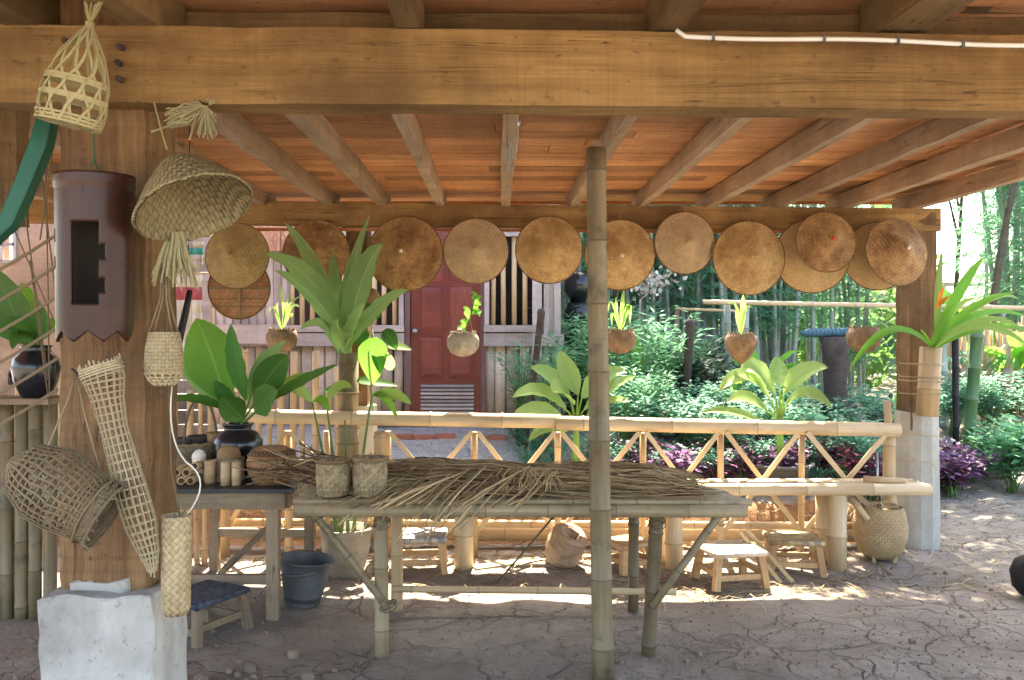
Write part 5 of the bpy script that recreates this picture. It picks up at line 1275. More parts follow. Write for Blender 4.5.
leafset([(30, 345, -5, 268, 34, .1, 0, 8, 300, (0, -1, .3)), (36, 340, 22, 282, 26, -.1, 1, 26, 305, (.3, -1, .2)), (34, 342, 0, 330, 26, .2, 0, 18, 318, (0, -.7, .6)), (38, 342, 44, 306, 24, .2, 0, 42, 318, (0, -1, .1)),
         (30, 345, -14, 300, 30, .0, 0, 4, 318, (.2, -.9, .4)), (40, 342, 56, 320, 16, .0, 1, 50, 322, (0, -.9, .4)), (34, 338, 12, 350, 20, .25, 0, 20, 325, (0, -.6, .8)), (38, 340, 34, 296, 18, .0, 2, 40, 318, (.6, -.9, .2))], 5.2, lf, LJ, c + Z * .28)
# cane screen behind the display table
SCN = thing('cane_screen', 'low screen of thin upright canes on the ground behind the display table', 'cane screen', (W(196, 0, 6.35).x, 6.35, 0))
px = 160
while px < 216:
    q = MB(); x = W(px, 0, 6.35).x; q.pole((x, 6.35, -.02), (x + U(-.015, .015), 6.35, W(0, 470, 6.35).z), .022 * U(.8, 1.1), 8, 0, .3); q.build('cane', M['bam_tan'], SCN); px += 7.4
q = MB(); q.bar((W(158, 0, 6.32).x, 6.32, .66), (W(218, 0, 6.32).x, 6.32, .66), .02, .04); q.build('cross_rail', M['bam_tan'], SCN)
# straw litter on the ground
q = MB()
for i in range(900):
    if i < 520: x, y = U(-2.2, 3.2), U(5.7, 7.6)
    elif i < 700: x, y = rnd.gauss(1.35, .5), rnd.gauss(5.75, .16)
    else: x, y = U(-2.5, 3.2), U(7.05, 7.9)
    an = U(0, 6.3); L = U(.04, .22); a = V((x, y, 0)); b = a + V((math.cos(an), math.sin(an), 0)) * L; a.z = gz(a.x, a.y) + .006; b.z = gz(b.x, b.y) + .008
    m_ = (a + b) / 2 + V((U(-.02, .02), U(-.02, .02), 0)); m_.z = gz(m_.x, m_.y) + U(.008, .03)
    q.ribbon([a, m_, b], Z, U(.003, .007), .0006)
q.top('straw_litter', M['straw'], 'scattered straw and cane shavings on the ground under and behind the bench', 'straw', kind='stuff')
# clods and pebbles
q = MB()
for i in range(2600):
    x, y = U(-2.6, 3.6), U(3.3, 7.2) if i % 3 else U(3.8, 5.2); r = U(.002, .007) if i % 14 else U(.007, .016)
    MMx = Matrix.Translation((x, y, gz(x, y) + r * .4)) @ Matrix.Rotation(U(0, 6), 4, V((U(-1, 1), U(-1, 1), 1)).normalized())
    q.lathe([(.001, -r), (r * .8, -r * .5), (r * 1.1, .1 * r), (r * .6, r * .7), (.001, r * .8)], 6, MMx, jag=.25)
for i in range(16):
    x, y = rnd.gauss(-1.25, .28), rnd.gauss(4.35, .10); r = U(.012, .035)
    MMx = Matrix.Translation((x, y, gz(x, y) + r * .3)) @ Matrix.Rotation(U(0, 6), 4, V((U(-1, 1), U(-1, 1), 1)).normalized())
    q.lathe([(.001, -r), (r * .8, -r * .5), (r * 1.1, .1 * r), (r * .6, r * .7), (.001, r * .8)], 7, MMx, jag=.22)
q.top('earth_crumbs', plain('earth_crumb', (.24, .18, .13), .95, var=.4), 'crumbs of dry earth and small pebbles strewn over the floor', 'pebbles', kind='stuff')
# ------------------------------------------------------------------ plants tied to the rear posts
def tube_planter(px0, px1, y0, y1, d, mat, root):
    q = MB(); a = W(px1, y1, d); b = W(px0, y0, d); r = 10.5 * d / F
    q.pole(a, b, r, 16, 0, .34, 1.0, .2); q.build('bamboo_holder', mat, root)
    return b
r1 = thing('tall_leaf_plant', 'plant with long grey-green wavy leaves in a bamboo tube tied to the rear left post', 'plant', W(348, 470, 6.7))
b = tube_planter(348, 348, 353, 470, 6.7, M['bam_post'], r1)
GL = [(262, 254, 24, .25, 320, 262), (284, 222, 18, .0, 322, 262), (370, 214, 17, -.05, 338, 300), (384, 244, 32, .25, 360, 262), (409, 290, 19, .3, 380, 298), (274, 270, 20, .35, 322, 290), (300, 330, 14, .3, 325, 310),
      (352, 262, 16, .1, 348, 290), (366, 302, 18, .35, 355, 320), (330, 240, 14, -.1, 336, 290), (338, 320, 22, .3, 338, 330)]
for i, (tx_, ty_, w, dz, cx_, cy_) in enumerate(GL):
    q = MB(); p0 = W(344 + U(-6, 6), 354, 6.7 - .05); p1 = W(tx_, ty_, 6.62 - dz)
    q.blade(p0, p1, w * 6.6 / F * .86, W(cx_, cy_, 6.65 - dz * .6), segs=22, fold=.45, wave=.16, base=.22, pk=.45, nrm=(0, -.9, .45)); q.build('leaf', M['lf_grey'], r1)
for yy in (392, 412, 428):
    q = MB(); p = W(348, yy, 6.7); q.tube([p + V((.088 * math.cos(t), .088 * math.sin(t), 0)) for t in [k_ * .63 for k_ in range(11)]], .004, 5, cap=False); q.build('tie', M['strip'], r1)
# heart-leaved climber behind
r3 = thing('heart_leaf_plant', 'bright heart-leaved climber on the rear left post beside the wavy-leaved plant', 'plant', W(372, 420, 6.8))
q = MB(); q.tube([W(374, 425, 6.8), W(371, 390, 6.78), W(376, 360, 6.76), W(372, 330, 6.76)], .007, 6); q.build('vine_stem', M['stem'], r3)
for (a, b_, c, d_, w, mt, nn) in ((372, 338, 373, 384, 30, 1, (0, -1, .1)), (384, 330, 397, 350, 15, 0, (.2, -1, .1)), (378, 348, 380, 374, 15, 0, (0, -1, .2)), (388, 346, 412, 350, 10, 2, (0, -.7, .7)), (356, 380, 398, 386, 12, 0, (0, -.7, .7)), (352, 384, 322, 392, 12, 0, (0, -.7, .7)), (366, 330, 352, 345, 16, 0, (0, -1, .2)), (390, 370, 386, 352, 12, 2, (0, -1, .2)), (378, 318, 366, 304, 13, 0, (0, -1, .2))):
    q = MB(); q.blade(W(a, b_, 6.68), W(c, d_, 6.62), w * 6.65 / F, W((a + c) / 2 + 1, (b_ + d_) / 2 - 2, 6.62), segs=10, fold=.12, base=.35, pk=.3, wave=.04, nrm=nn); q.build('leaf', lf[mt], r3)
r2 = thing('strap_leaf_plant', 'plant with bright arching strap leaves in a bamboo tube tied to the rear right post', 'plant', W(929, 418, 6.62))
b = tube_planter(931, 927, 347, 416, 6.66, M['bam_tan'], r2)
for (tx_, ty_, w, dz, cx_, cy_, mt) in ((848, 372, 10, .2, 890, 300, 1), (942, 250, 9, .0, 936, 290, 2), (984, 257, 12, .1, 958, 285, 1), (1026, 332, 9, .25, 985, 300, 2), (1030, 347, 14, .4, 975, 305, 2), (1016, 292, 9, .1, 965, 300, 1), (1030, 318, 9, -.1, 975, 296, 1), (978, 298, 8, .3, 950, 300, 2), (958, 302, 12, .3, 944, 316, 1), (920, 330, 9, .2, 925, 335, 1), (1020, 300, 8, -.2, 990, 280, 2), (1045, 338, 10, .1, 990, 310, 1)):
    q = MB(); p0 = W(932 + U(-5, 5), 350, 6.62); p1 = W(tx_, ty_, 6.6 - dz)
    q.blade(p0, p1, w * 6.6 / F * .85, W(cx_, cy_, 6.6 - dz * .6), segs=16, fold=.35, base=.5, pk=.5, wave=.03, nrm=(0, -.8, .6)); q.build('leaf', lf[mt], r2)
q = MB()
for (a, b_, c, d_) in ((936, 310, 944, 286), (937, 308, 950, 296), (938, 306, 940, 292)): q.blade(W(a, b_, 6.55), W(c, d_, 6.5), .03, segs=6)
q.build('flower_bract', M['flower_o'], r2)
for yy in (363, 376, 380, 393):
    q = MB(); pts = [W(899, yy - 1, 6.8), W(899, yy, 6.83), W(915, yy + 1, 6.60), W(940, yy + 2, 6.57), W(944, yy + 1, 6.9)]; q.tube(pts, .0055, 6); q.build('tie', M['strip'], r2)
q = MB(); q.tube([W(897, 432, 6.66), W(925, 434, 6.76), W(938, 436, 6.8)], .006, 6); q.tube([W(894, 458, 6.7), W(918, 460, 6.78), W(938, 465, 6.8)], .004, 6)
q.top('binding_cane', M['strip'], 'thin canes lashing the railing end to the concrete base of the rear right post', 'cane tie')

# ------------------------------------------------------------------ pale dumb-cane plants behind the railing
def dumbcane(px, base_y, d, spec, label, potw, poty):
    c = W(px, base_y, d); c.z = gz(c.x, d)
    o = thing('dumb_cane_plant', label, 'plant', c)
    bt = V((c.x, d, c.z + .12)); cr = W(px + 2, spec[0][1] * .0 + base_y - 62, d)
    q = MB(); q.tube([bt, (bt + cr) / 2 + X * .01, cr], [.035, .03, .022], 12); q.build('stem', M['lf_cane'], o)
    for (x0_, y0_, x1_, y1_, w, dz, cx_, cy_) in spec:
        q = MB(); p0 = W(x0_, y0_, d); p1 = W(x1_, y1_, d - dz)
        q.tube(bez(cr - Z * U(.02, .2), (cr + p0) / 2, p0, 5), [.014, .012, .01, .009, .008, .006], 6, 1)
        q.blade(p0, p1, w * d / F, W(cx_, cy_, d - dz * .6), segs=14, fold=.3, wave=.06, base=.12, pk=.36, nrm=(U(-.3, .3), -.65, .75)); q.build('leaf', [M['lf_cane'], M['lf_cane']], o)
    q = MB(); r = potw * d / F / 2; zt_ = W(0, poty, d).z
    q.lathe([(.001, c.z + .005), (r * .8, c.z), (r, zt_ - .02), (r * 1.06, zt_ - .02), (r * 1.06, zt_), (r * .95, zt_), (r * .93, zt_ - .05), (.001, zt_ - .05)], 30, Matrix.Translation((c.x, d, 0))); q.build('pot', M['grey_pot'], o)
dumbcane(778, 478, 7.75, [(770, 400, 718, 392, 22, .3, 745, 358), (775, 395, 742, 372, 30, .1, 752, 358), (784, 392, 828, 368, 26, .2, 806, 366), (786, 405, 832, 408, 20, .3, 806, 382), (768, 412, 728, 402, 22, .25, 746, 392), (766, 425, 700, 413, 12, .2, 730, 405), (780, 388, 776, 356, 20, -.2, 778, 370)],
         'pale green dumb cane in a grey pot behind the right half of the railing', 66, 462)
dumbcane(574, 478, 7.75, [(566, 410, 512, 398, 22, .3, 540, 380), (570, 400, 530, 368, 24, .1, 548, 370), (578, 395, 560, 350, 22, -.1, 564, 368), (582, 398, 626, 372, 26, .1, 606, 370), (584, 410, 636, 376, 20, .3, 612, 385), (586, 418, 630, 402, 18, .3, 608, 396), (564, 420, 505, 428, 20, .3, 535, 396), (572, 404, 552, 392, 30, .35, 560, 385), (566, 432, 528, 442, 14, .3, 545, 420)],
         'pale green dumb cane in a grey pot behind the railing beside the foreground pole', 44, 468)

# ------------------------------------------------------------------ garden prototypes
def feathery(name, nst, h, spread, leaf, mat, lw=.3, stem=M['stem'], per=34, droop=.3):
    o = thing(name, 'x', 'shrub'); qs, ql = MB(), MB()
    for i in range(nst):
        an = U(0, 6.28); rr_ = spread * U(.1, 1) ; tip = V((rr_ * math.cos(an), rr_ * math.sin(an), h * U(.6, 1.1)))
        pts = bez((U(-.05, .05), U(-.05, .05), 0), (tip.x * .3, tip.y * .3, tip.z * .75), tip, 6); qs.tube(pts, [.007, .006, .005, .005, .004, .003, .002], 5)
        for j in range(per):
            t_ = U(.25, 1) ** .8; k_ = min(5, int(t_ * 6)); p = pts[k_].lerp(pts[k_ + 1], t_ * 6 - k_)
            a2 = U(0, 6.28); dr = V((math.cos(a2), math.sin(a2), U(-droop, .6))); off = dr * U(0, .10)
            ql.leafl(p + off, dr, V((U(-.5, .5), U(-.5, .5), 1)), leaf * U(.6, 1.3), leaf * lw * U(.8, 1.2))
    qs.build('stems', stem, o); ql.build('foliage', mat, o); return o
def used(o, loc, rz, s_, label, group):
    o.location = loc; o.rotation_euler.z = rz; o.scale = (s_, s_, s_); o['label'] = label; o['group'] = group
def scatter(o, spots, label, group, cat=None):
    first = True
    if cat: o['category'] = cat
    for (px, d, s_) in spots:
        x = W(px, 0, d).x; p = V((x, d, gz(x, d) - .01)); rz = U(0, 6.28)
        if first: used(o, p, rz, s_, label, group); first = False
        else: dup(o, p, rz, s_, label, group)
P1 = feathery('feathery_shrub', 16, .85, .38, .085, M['lf_fern'], .28, per=46)
scatter(P1, [(522, 9.0, 1.0), (548, 8.8, 1.1), (590, 9.3, 1.25), (604, 10.0, 1.3), (640, 9.2, 1.2), (664, 9.6, 1.3), (655, 8.6, .9), (625, 8.5, .9), (690, 10.2, 1.1), (622, 10.8, 1.5), (575, 10.6, 1.45), (560, 9.6, .95)], 'feathery light green shrub in the garden bed between the house corner and the dark post', 'feathery shrubs left of the dark garden post')
P2 = feathery('flowering_shrub', 18, .55, .42, .06, M['lf_shrub'], .5, per=60)
q = MB()
for i in range(26):
    p = V((U(-.38, .38), U(-.38, .38), U(.35, .6)))
    for k_ in range(4): q.leafl(p, V((math.cos(k_ * 1.57 + i), math.sin(k_ * 1.57 + i), .3)), Z, .022, .016)
q.build('blossoms', M['flower'], P2)
sp2 = [(px + U(-8, 8), d + U(-.2, .2), U(.85, 1.15)) for d, a, b, st in ((8.3, 650, 900, 34), (9.0, 640, 905, 38), (9.9, 650, 905, 40)) for px in range(a, b, st)]
sp2 += [(px + U(-9, 9), 7.9 + U(-.15, .2), U(.5, .7)) for px in range(600, 905, 26)]
sp2 += [(px + U(-8, 8), 11.2 + U(-.2, .3), 1.3) for px in range(960, 1120, 36)] + [(px, 11.0, 1.15) for px in range(700, 900, 45)]
scatter(P2, sp2, 'low blue-green shrub with small pale flowers in the sunlit garden bed', 'low flowering shrubs in the garden bed')
P3 = feathery('purple_leaf_plant', 14, .30, .24, .085, M['lf_purple'], .55, per=20)
sp3 = [(px + U(-9, 9), 7.75 + U(-.2, .3), U(.6, 1.15)) for px in range(618, 905, 30)] + [(px + U(-5, 5), 8.3, U(.9, 1.1)) for px in range(660, 900, 56)]
scatter(P3, sp3, 'low purple-leaved plant along the foot of the garden bed behind the railing', 'purple-leaved plants behind the railing')
sp3r = [(948, 9.1, 1.2), (958, 9.3, 1.3), (944, 9.5, 1.5), (972, 9.8, 1.1)]
for (px, d, s_) in sp3r:
    x = W(px, 0, d).x; dup(P3, V((x, d, gz(x, d) - .01)), U(0, 6), s_, 'purple-leaved plant at the path edge just right of the rear right post', 'purple-leaved plants by the path')
P3b = feathery('red_leaf_plant', 8, .34, .2, .10, M['lf_red'], .45, per=16)
scatter(P3b, [(742, 7.9, .9), (842, 7.8, 1.0), (870, 7.85, 1.1), (688, 8.0, .9), (656, 7.95, .9), (812, 8.0, 1.0), (892, 7.9, 1.0), (953, 9.0, 1.0)], 'dark red-leaved plant among the purple ones', 'dark red-leaved plants in the bed', )
P4 = thing('broad_leaf_clump', 'x', 'plant'); 
for i in range(8):
    an = U(0, 6.28); q = MB(); b0 = V((.03 * math.cos(an), .03 * math.sin(an), 0)); m0 = V((.14 * math.cos(an), .14 * math.sin(an), .5 * U(.7, 1.1))); e_ = V((.5 * math.cos(an) * U(.6, 1), .5 * math.sin(an) * U(.6, 1), .75 * U(.7, 1.2)))
    q.tube([b0, (b0 + m0) / 2 + Z * .02, m0], [.012, .01, .007], 6, 1); q.blade(m0, e_, .16, (m0 + e_) / 2 + Z * .14, segs=8, fold=.2, wave=.04, nrm=V((math.cos(an) * -.3, math.sin(an) * -.3, 1))); q.build('leaf', [M['lf_bright'], M['stem']], P4)
scatter(P4, [(762, 10.2, 1.25), (645, 10.6, 1.1), (812, 9.9, .9), (735, 9.2, .7), (688, 11.2, 1.2), (868, 9.4, .95), (905, 10.5, .9), (1010, 12.4, 1.6), (985, 14, 2.2)], 'broad-leaved green plant rising above the low flowering shrubs', 'broad-leaved plants in the garden')
P5 = feathery('dark_leaf_plant', 5, .8, .10, .14, M['lf_dark'], .3, per=34)
scatter(P5, [(px + U(-12, 12), U(8.6, 10.6), U(.7, 1.2)) for px in range(655, 905, 27)] + [(700, 9.4, 1.1), (716, 9.8, 1.0), (835, 8.9, .8), (886, 8.8, .75), (720, 10.6, 1.3), (858, 9.0, .7)], 'upright dark-leaved plant among the flowering shrubs', 'upright dark-leaved plants in the garden')
P6 = thing('grass_tuft', 'x', 'grass tuft'); q = MB()
for i in range(70):
    an = U(0, 6.28); L = U(.14, .34); q.ribbon(bez((U(-.02, .02), U(-.02, .02), 0), (L * .3 * math.cos(an), L * .3 * math.sin(an), L * .9), (L * math.cos(an), L * math.sin(an), L * U(.3, .8)), 4), (math.cos(an), math.sin(an), 1), [.006, .01, .008, .005, .001], .0003)
q.build('blades', M['lf_shrub'], P6)
scatter(P6, [(528, 8.2, 1.1), (543, 8.0, 1.2), (556, 8.3, 1.2), (536, 8.5, 1.3), (602, 7.9, 1.0), (818, 7.7, 1.1), (732, 7.8, .9), (800, 10.2, 1.5), (520, 8.8, 1.2), (846, 9.8, 1.2)], 'tuft of thin arching blades near a potted dumb cane', 'grass tufts in the garden bed')
P7 = feathery('leafy_bush', 22, .62, .42, .13, M['lf_fern'], .42, per=30)
scatter(P7, [(1012, 9.3, 1.0), (1045, 9.1, 1.15), (1000, 9.9, 1.0)], 'fresh green leafy bush beside the path at the right edge', 'fresh green bushes by the path')

# ------------------------------------------------------------------ bamboo thicket
def culm_mesh(h, r, lean, mat):
    q = MB(); q.pole((0, 0, -.05), (lean * h, lean * .4 * h, h), r, 8, 0, .42, .45, .2, .12); return q
cl_protos = []
for k_ in range(3):
    o = thing('bamboo_clump', 'x', 'bamboo'); h = 6.2; tops = []
    for i in range(10):
        a = U(0, 6.28); rr_ = U(.05, .75); bx, by = rr_ * math.cos(a), rr_ * .6 * math.sin(a); ln = U(-.09, .09); hh_ = h * U(.8, 1.1)
        q = MB(); q.pole((bx, by, -.05), (bx + ln * hh_, by + ln * .5 * hh_, hh_), U(.032, .055), 7, 0, .42, .5, None, .15); q.build('culm', M['bam_live'], o); tops.append((bx, by, ln, hh_))
    ql = MB()
    for i in range(520):
        bx, by, ln, hh_ = rnd.choice(tops); t_ = U(.16, 1.0) ** .8; c = V((bx + ln * hh_ * t_, by + ln * .5 * hh_ * t_, hh_ * t_))
        a = U(0, 6.28); L = U(.2, .8); dirn = V((math.cos(a), math.sin(a), U(-.3, .4))) ; tw = c + dirn * L
        ql.tube([c, c + dirn * L * .5 + Z * .03, tw], .003, 3, cap=False)
        for j in range(9):
            p = c + dirn * L * U(.3, 1.05); a2 = a + U(-1.2, 1.2); ql.leafl(p, V((math.cos(a2), math.sin(a2), U(-.9, .1))), V((U(-1, 1), U(-1, 1), 1)), U(.14, .24), U(.022, .036))
    ql.build('foliage', M['lf_bam'], o); cl_protos.append(o)
spots = [(556, 13.2), (592, 13.0), (628, 13.8), (662, 13.1), (698, 13.6), (730, 13.0), (765, 13.9), (800, 14.2), (610, 15.2), (650, 15.6), (690, 15.4), (740, 15.6), (580, 16.6), (712, 17), (780, 16.4), (828, 16.8), (1018, 14.2), (1060, 13.6), (1000, 16.8), (520, 15.5), (850, 15.2), (640, 17.5)]
for i, (px, d) in enumerate(spots):
    x = W(px, 0, d).x; p = V((x, d, gz(x, d) - .05)); src = cl_protos[i % 3]; s_ = U(.85, 1.1)
    if px > 840 and px < 980: s_ *= .55
    right = px > 990
    lb = 'clump of bamboo with drooping leaves at the right, beyond the stick fence' if right else ('short bamboo clump in front of the bright gap of sky' if 840 < px < 980 else 'tall clump of grey bamboo culms in the thicket behind the garden')
    gr = 'bamboo clumps beyond the stick fence' if right else ('short bamboo clumps under the bright gap' if 840 < px < 980 else 'bamboo clumps of the thicket')
    if i < 3: used(src, p, U(0, 6.28), s_, lb, gr)
    else: dup(src, p, U(0, 6.28), s_, lb, gr)
# far leafy mass
q = MB()
for i in range(15000):
    a = U(-.35, .95); r_ = U(19, 26); x, y = r_ * math.sin(a), r_ * math.cos(a)
    top_ = 5.2 + 1.6 * noise.noise(V((a * 9, 1, 0))) - 3.4 * smooth(.40, .45, a) * (1 - smooth(.50, .56, a)) - 2.6 * smooth(.28, .31, a) * (1 - smooth(.37, .40, a))
    if a < -.0: top_ = 3
    z = .3 + (top_) * U(0, 1) ** .75
    q.leafl(V((x, y, z)), V((U(-1, 1), U(-1, 1), U(-1, .6))), V((U(-1, 1), U(-1, 1), 1)), U(.25, .5), U(.12, .24))
q.top('far_foliage', M['lf_tree'], 'mass of far green foliage behind the bamboo thicket', 'foliage', kind='stuff')
# trees on the right
def tree(px, d, h, r, crown_c, crown_r, n, label, name='shade_tree', leaf=.16, limbs=9, lean=0):
    x = W(px, 0, d).x; b = V((x, d, gz(x, d) - .1)); o = thing(name, label, 'tree', b)
    cc = V((x + crown_c[0], d + crown_c[1], crown_c[2])); q = MB(); q.tube(bez(b, b + V((lean, 0, h * .5)), cc - Z * crown_r[2] * .3, 10), [r * (1 - .06 * i) for i in range(11)], 12); q.build('trunk', M['bark'], o)
    ends = []; q = MB()
    for i in range(limbs):
        e_ = cc + V((crown_r[0] * U(-.8, .8), crown_r[1] * U(-.8, .8), crown_r[2] * U(-.6, .8))); s_ = b.lerp(cc, U(.55, .9)); q.tube(bez(s_, (s_ + e_) / 2 + Z * .2, e_, 5), [r * .5, r * .4, r * .3, r * .2, r * .12, r * .06], 7); ends.append(e_)
    q.build('limbs', M['bark'], o)
    q = MB(); cl_ = [(rnd.choice(ends) + V((U(-1, 1), U(-1, 1), U(-.7, .7))) * crown_r[0] * .35, U(.25, .6)) for _ in range(n // 55)]
    for c, rr_ in cl_:
        for j in range(55):
            p = c + V((rnd.gauss(0, .5), rnd.gauss(0, .5), rnd.gauss(0, .4))) * rr_; q.leafl(p, V((U(-1, 1), U(-1, 1), U(-1, .4))), V((U(-1, 1), U(-1, 1), 1)), leaf * U(.6, 1.2), leaf * .45)
    q.build('crown', M['lf_tree'], o)
tree(985, 13.5, 5, .07, (1.0, -.5, 7.6), (3.2, 2.6, 1.6), 9000, 'tree with a wide leafy crown rising over the stick fence at the right')
tree(948, 17.5, 5, .06, (.3, 0, 5.2), (1.0, 1, 1.2), 1500, 'slender thin-trunked tree in the bright gap right of the rear right post', 'slender_tree', .12, 6, .2)
tree(918, 12.5, 5, .07, (-.75, -.4, 6.8), (2.7, 2.9, 1.0), 15000, 'tree standing upright in the garden directly behind the rear right post, its unseen crown shading the path')  # hidden tree, crown placed and shaped out of view to shade the path
# ------------------------------------------------------------------ garden furniture
q = MB(); q.pole(W(703, 302, 9.6), W(1080, 309, 9.6), .026, 10, 0, .5); gp_ = q.top('bamboo_crossbar', M['bam_rail'], 'long pale bamboo crossbar over the garden bed with coconut pots hung from it', 'crossbar')
for (a, y0, b_, y1, r, d, mt, lb, nm) in ((727, 300, 729, 372, .035, 9.7, 'bam_live', 'grey bamboo stake holding the long crossbar, the one left of the pointed coconut husk', 'garden_stake'),
                                      (745, 300, 743, 380, .05, 9.8, 'bam_live', 'grey bamboo stake holding the long crossbar, the one behind the pointed coconut husk', 'garden_stake'),
                                      (690, 326, 684, 432, .05, 9.2, 'dead_wood', 'dark round-topped wooden post standing among the flowering shrubs', 'garden_post'),
                                      (978, 322, 966, 476, .065, 10.3, 'bam_fresh', 'thick green bamboo pole standing at the path edge before the stick fence', 'green_pole'),
                                      (955, 300, 956, 462, .035, 10.0, 'black', 'thin black pole just right of the strap-leaved plant', 'black_pole'),
                                      (940, 320, 944, 440, .07, 11.5, 'bam_live', 'pale grey trunk-like pole close behind the thin black pole', 'grey_pole'),
                                      (1003, 305, 1003, 330, .02, 9.7, 'bam_live', 'short grey stub under the right end of the crossbar', 'stub'),
                                      (541, 316, 528, 425, .035, 8.6, 'dead_wood', 'leaning black round-topped stick in front of the house corner', 'leaning_stick')):
    q = MB(); p0 = W(b_, y1, d); p1 = W(a, y0, d)
    if p0.z > gz(p0.x, d): 
        dd = (p0 - p1).normalized(); p0 = p0 + dd * ((p0.z - gz(p0.x, d) + .05) / max(.2, -dd.z))
    if nm == 'stub': p0 = W(b_, y1, d)
    if nm in ('garden_post', 'leaning_stick'): q.tube([p0, (p0 * .4 + p1 * .6), p1, p1 + Z * .04, p1 + Z * .07], [r * .5, r * .85, r, r * 1.15, r * .5], 12)
    else: q.pole(p0, p1, r, 12, 0, .35)
    q.top(nm, M[mt], lb, nm.split('_')[-1])
q = MB(); q.pole(W(675, 309, 10.4), W(735, 311, 10.3), .017, 8); q.top('thin_crossbar', M['bam_tan'], 'thin bamboo stick lying level just left of the long pale crossbar', 'stick')
q = MB(); q.bar(W(677, 309, 10.5), V((W(677, 0, 10.5).x, 10.5, .5)), .05, .04, Y); q.top('board_stake', M['bench_wood'], 'flat grey stake under the left end of the thin level stick', 'stake')
# stump with blue roll
c = W(835, 405, 9.4); c.z = gz(c.x, 9.4); ST = thing('tree_stump', 'dark gnarled stump among the flowering shrubs carrying a blue roll', 'stump', c)
q = MB(); q.lathe([(a_, b0_ * (1.58 - c.z) / 1.12) for a_, b0_ in ((.16, -.05), (.13, .3), (.115, .7), (.13, 1.0), (.15, 1.12), (.001, 1.13))], 18, Matrix.Translation(c), jag=.08); q.build('trunk', M['dead_wood'], ST)
q = MB(); a, b_ = W(806, 333, 9.4), W(853, 332, 9.4); q.tube([a - X * .06, a, b_, b_], [.02, .045, .045, .03], 14)
for i in range(12): q.tube([a.lerp(b_, (i + .5) / 12) + V((0, .047 * math.cos(t), .047 * math.sin(t))) for t in [k_ * .63 for k_ in range(11)]], .006, 5, cap=False)
q.top('blue_roll', M['blue'], 'blue rope-wound roll resting across the dark stump', 'roll')
# stick fence
SF = thing('stick_fence', 'tall rustic fence of thin upright bamboo sticks at the right beyond the path', 'fence', (W(1030, 0, 12.4).x, 12.4, .3))
px = 938; q = MB(); i = 0
for seg in range(9):
    q = MB()
    for j in range(17):
        x = W(px, 0, 12.4).x; q.tube([(x + U(-.02, .02), 12.4 + U(-.04, .04), .3), (x + U(-.05, .05), 12.4 + U(-.04, .04), W(0, 322 + U(-8, 12), 12.4).z)], U(.010, .019), 5); px += 1.35
    q.build('stick_panel', M['bam_tan'], SF)
for z in (1.0, 1.7):
    q = MB(); q.pole((W(935, 0, 12.3).x, 12.34, z), (W(1150, 0, 12.3).x, 12.34, z), .02, 8); q.build('fence_rail', M['bam_tan'], SF)
for (px, py, h, w, lb) in ((951, 400, 30, 11, 'leftmost of the bamboo planters hung on the stick fence'), (963, 391, 26, 8, 'small bamboo planter hung behind the green bamboo pole'), (991, 404, 30, 11, 'bamboo planter hung right of the green bamboo pole'), (1007, 398, 30, 12, 'bamboo planter hung nearest the right edge of the photo')):
    b_ = W(px, py, 12.1); s_ = 12.1 / F; o = thing('tube_planter', lb, 'planter', b_, 'bamboo planters hung on the stick fence')
    q = MB(); q.lathe([(.001, 0), (w / 2 * s_, 0), (w / 2 * s_, h * s_), (w * .42 * s_, h * s_), (w * .4 * s_, h * .6 * s_), (.001, h * .6 * s_)], 16, Matrix.Translation(b_)); q.build('tube', M['bench_wood'], o)
    q = MB()
    for j in range(60):
        p = b_ + V((U(-1, 1) * w * .6 * s_, U(-1, 1) * .06, h * s_ + U(0, .16))); q.leafl(p, V((U(-1, 1), U(-1, 1), U(0, 1))), V((U(-1, 1), U(-1, 1), 1)), .06, .03)
    q.build('leaves', M['lf_shrub'], o)
    q = MB(); q.tube([b_ + Z * h * s_, b_ + V((0, .25, h * s_ + .12))], .004, 4); q.build('cord', M['string'], o)
q = MB(); q.tube([W(985, 366, 12.2), W(1008, 344, 12.2)], .03, 8); q.top('slanting_cane', M['bam_tan'], 'short orange cane slanting across the stick fence', 'cane')
LE = thing('log_edging', 'row of short upright log ends edging the bed before the stick fence', 'edging', (W(990, 0, 10.6).x, 10.6, .1))
px = 962
while px < 1060:
    x = W(px, 0, 10.6).x; q = MB(); q.tube([(x, 10.6, gz(x, 10.6) - .05), (x, 10.6, W(0, 424 + U(-3, 4), 10.6).z)], .038, 9); q.build('log_end', M['bark'], LE); px += 7.2
q = MB(); q.tube([W(940, 476, 9.9), W(1010, 474, 9.9)], .05, 10); q.top('border_log', M['bark'], 'log lying along the path edge below the thick green bamboo pole', 'log')
# objects by the house corner
c = V((W(578, 0, 10.6).x, 10.6, gz(.8, 10.6))); q = MB(); q.lathe([(.14, 0), (.12, .5), (.16, .95), (.16, 1.0), (.001, 1.0)], 14, Matrix.Translation(c)); q.top('clay_stand', M['dead_wood'], 'dark stand by the house corner carrying two black jars', 'stand')
q = MB(); q.lathe([(.001, 1.0), (.10, 1.0), (.17, 1.12), (.15, 1.27), (.10, 1.33), (.001, 1.33)], 20, Matrix.Translation(c)); q.top('black_jar', M['black_pot'], 'lower black jar of two stacked by the house corner', 'jar')
q = MB(); q.lathe([(.001, 1.33), (.09, 1.33), (.17, 1.46), (.16, 1.6), (.08, 1.68), (.001, 1.68)], 20, Matrix.Translation(c)); q.top('black_jar', M['black_pot'], 'upper black jar of two stacked by the house corner', 'jar')
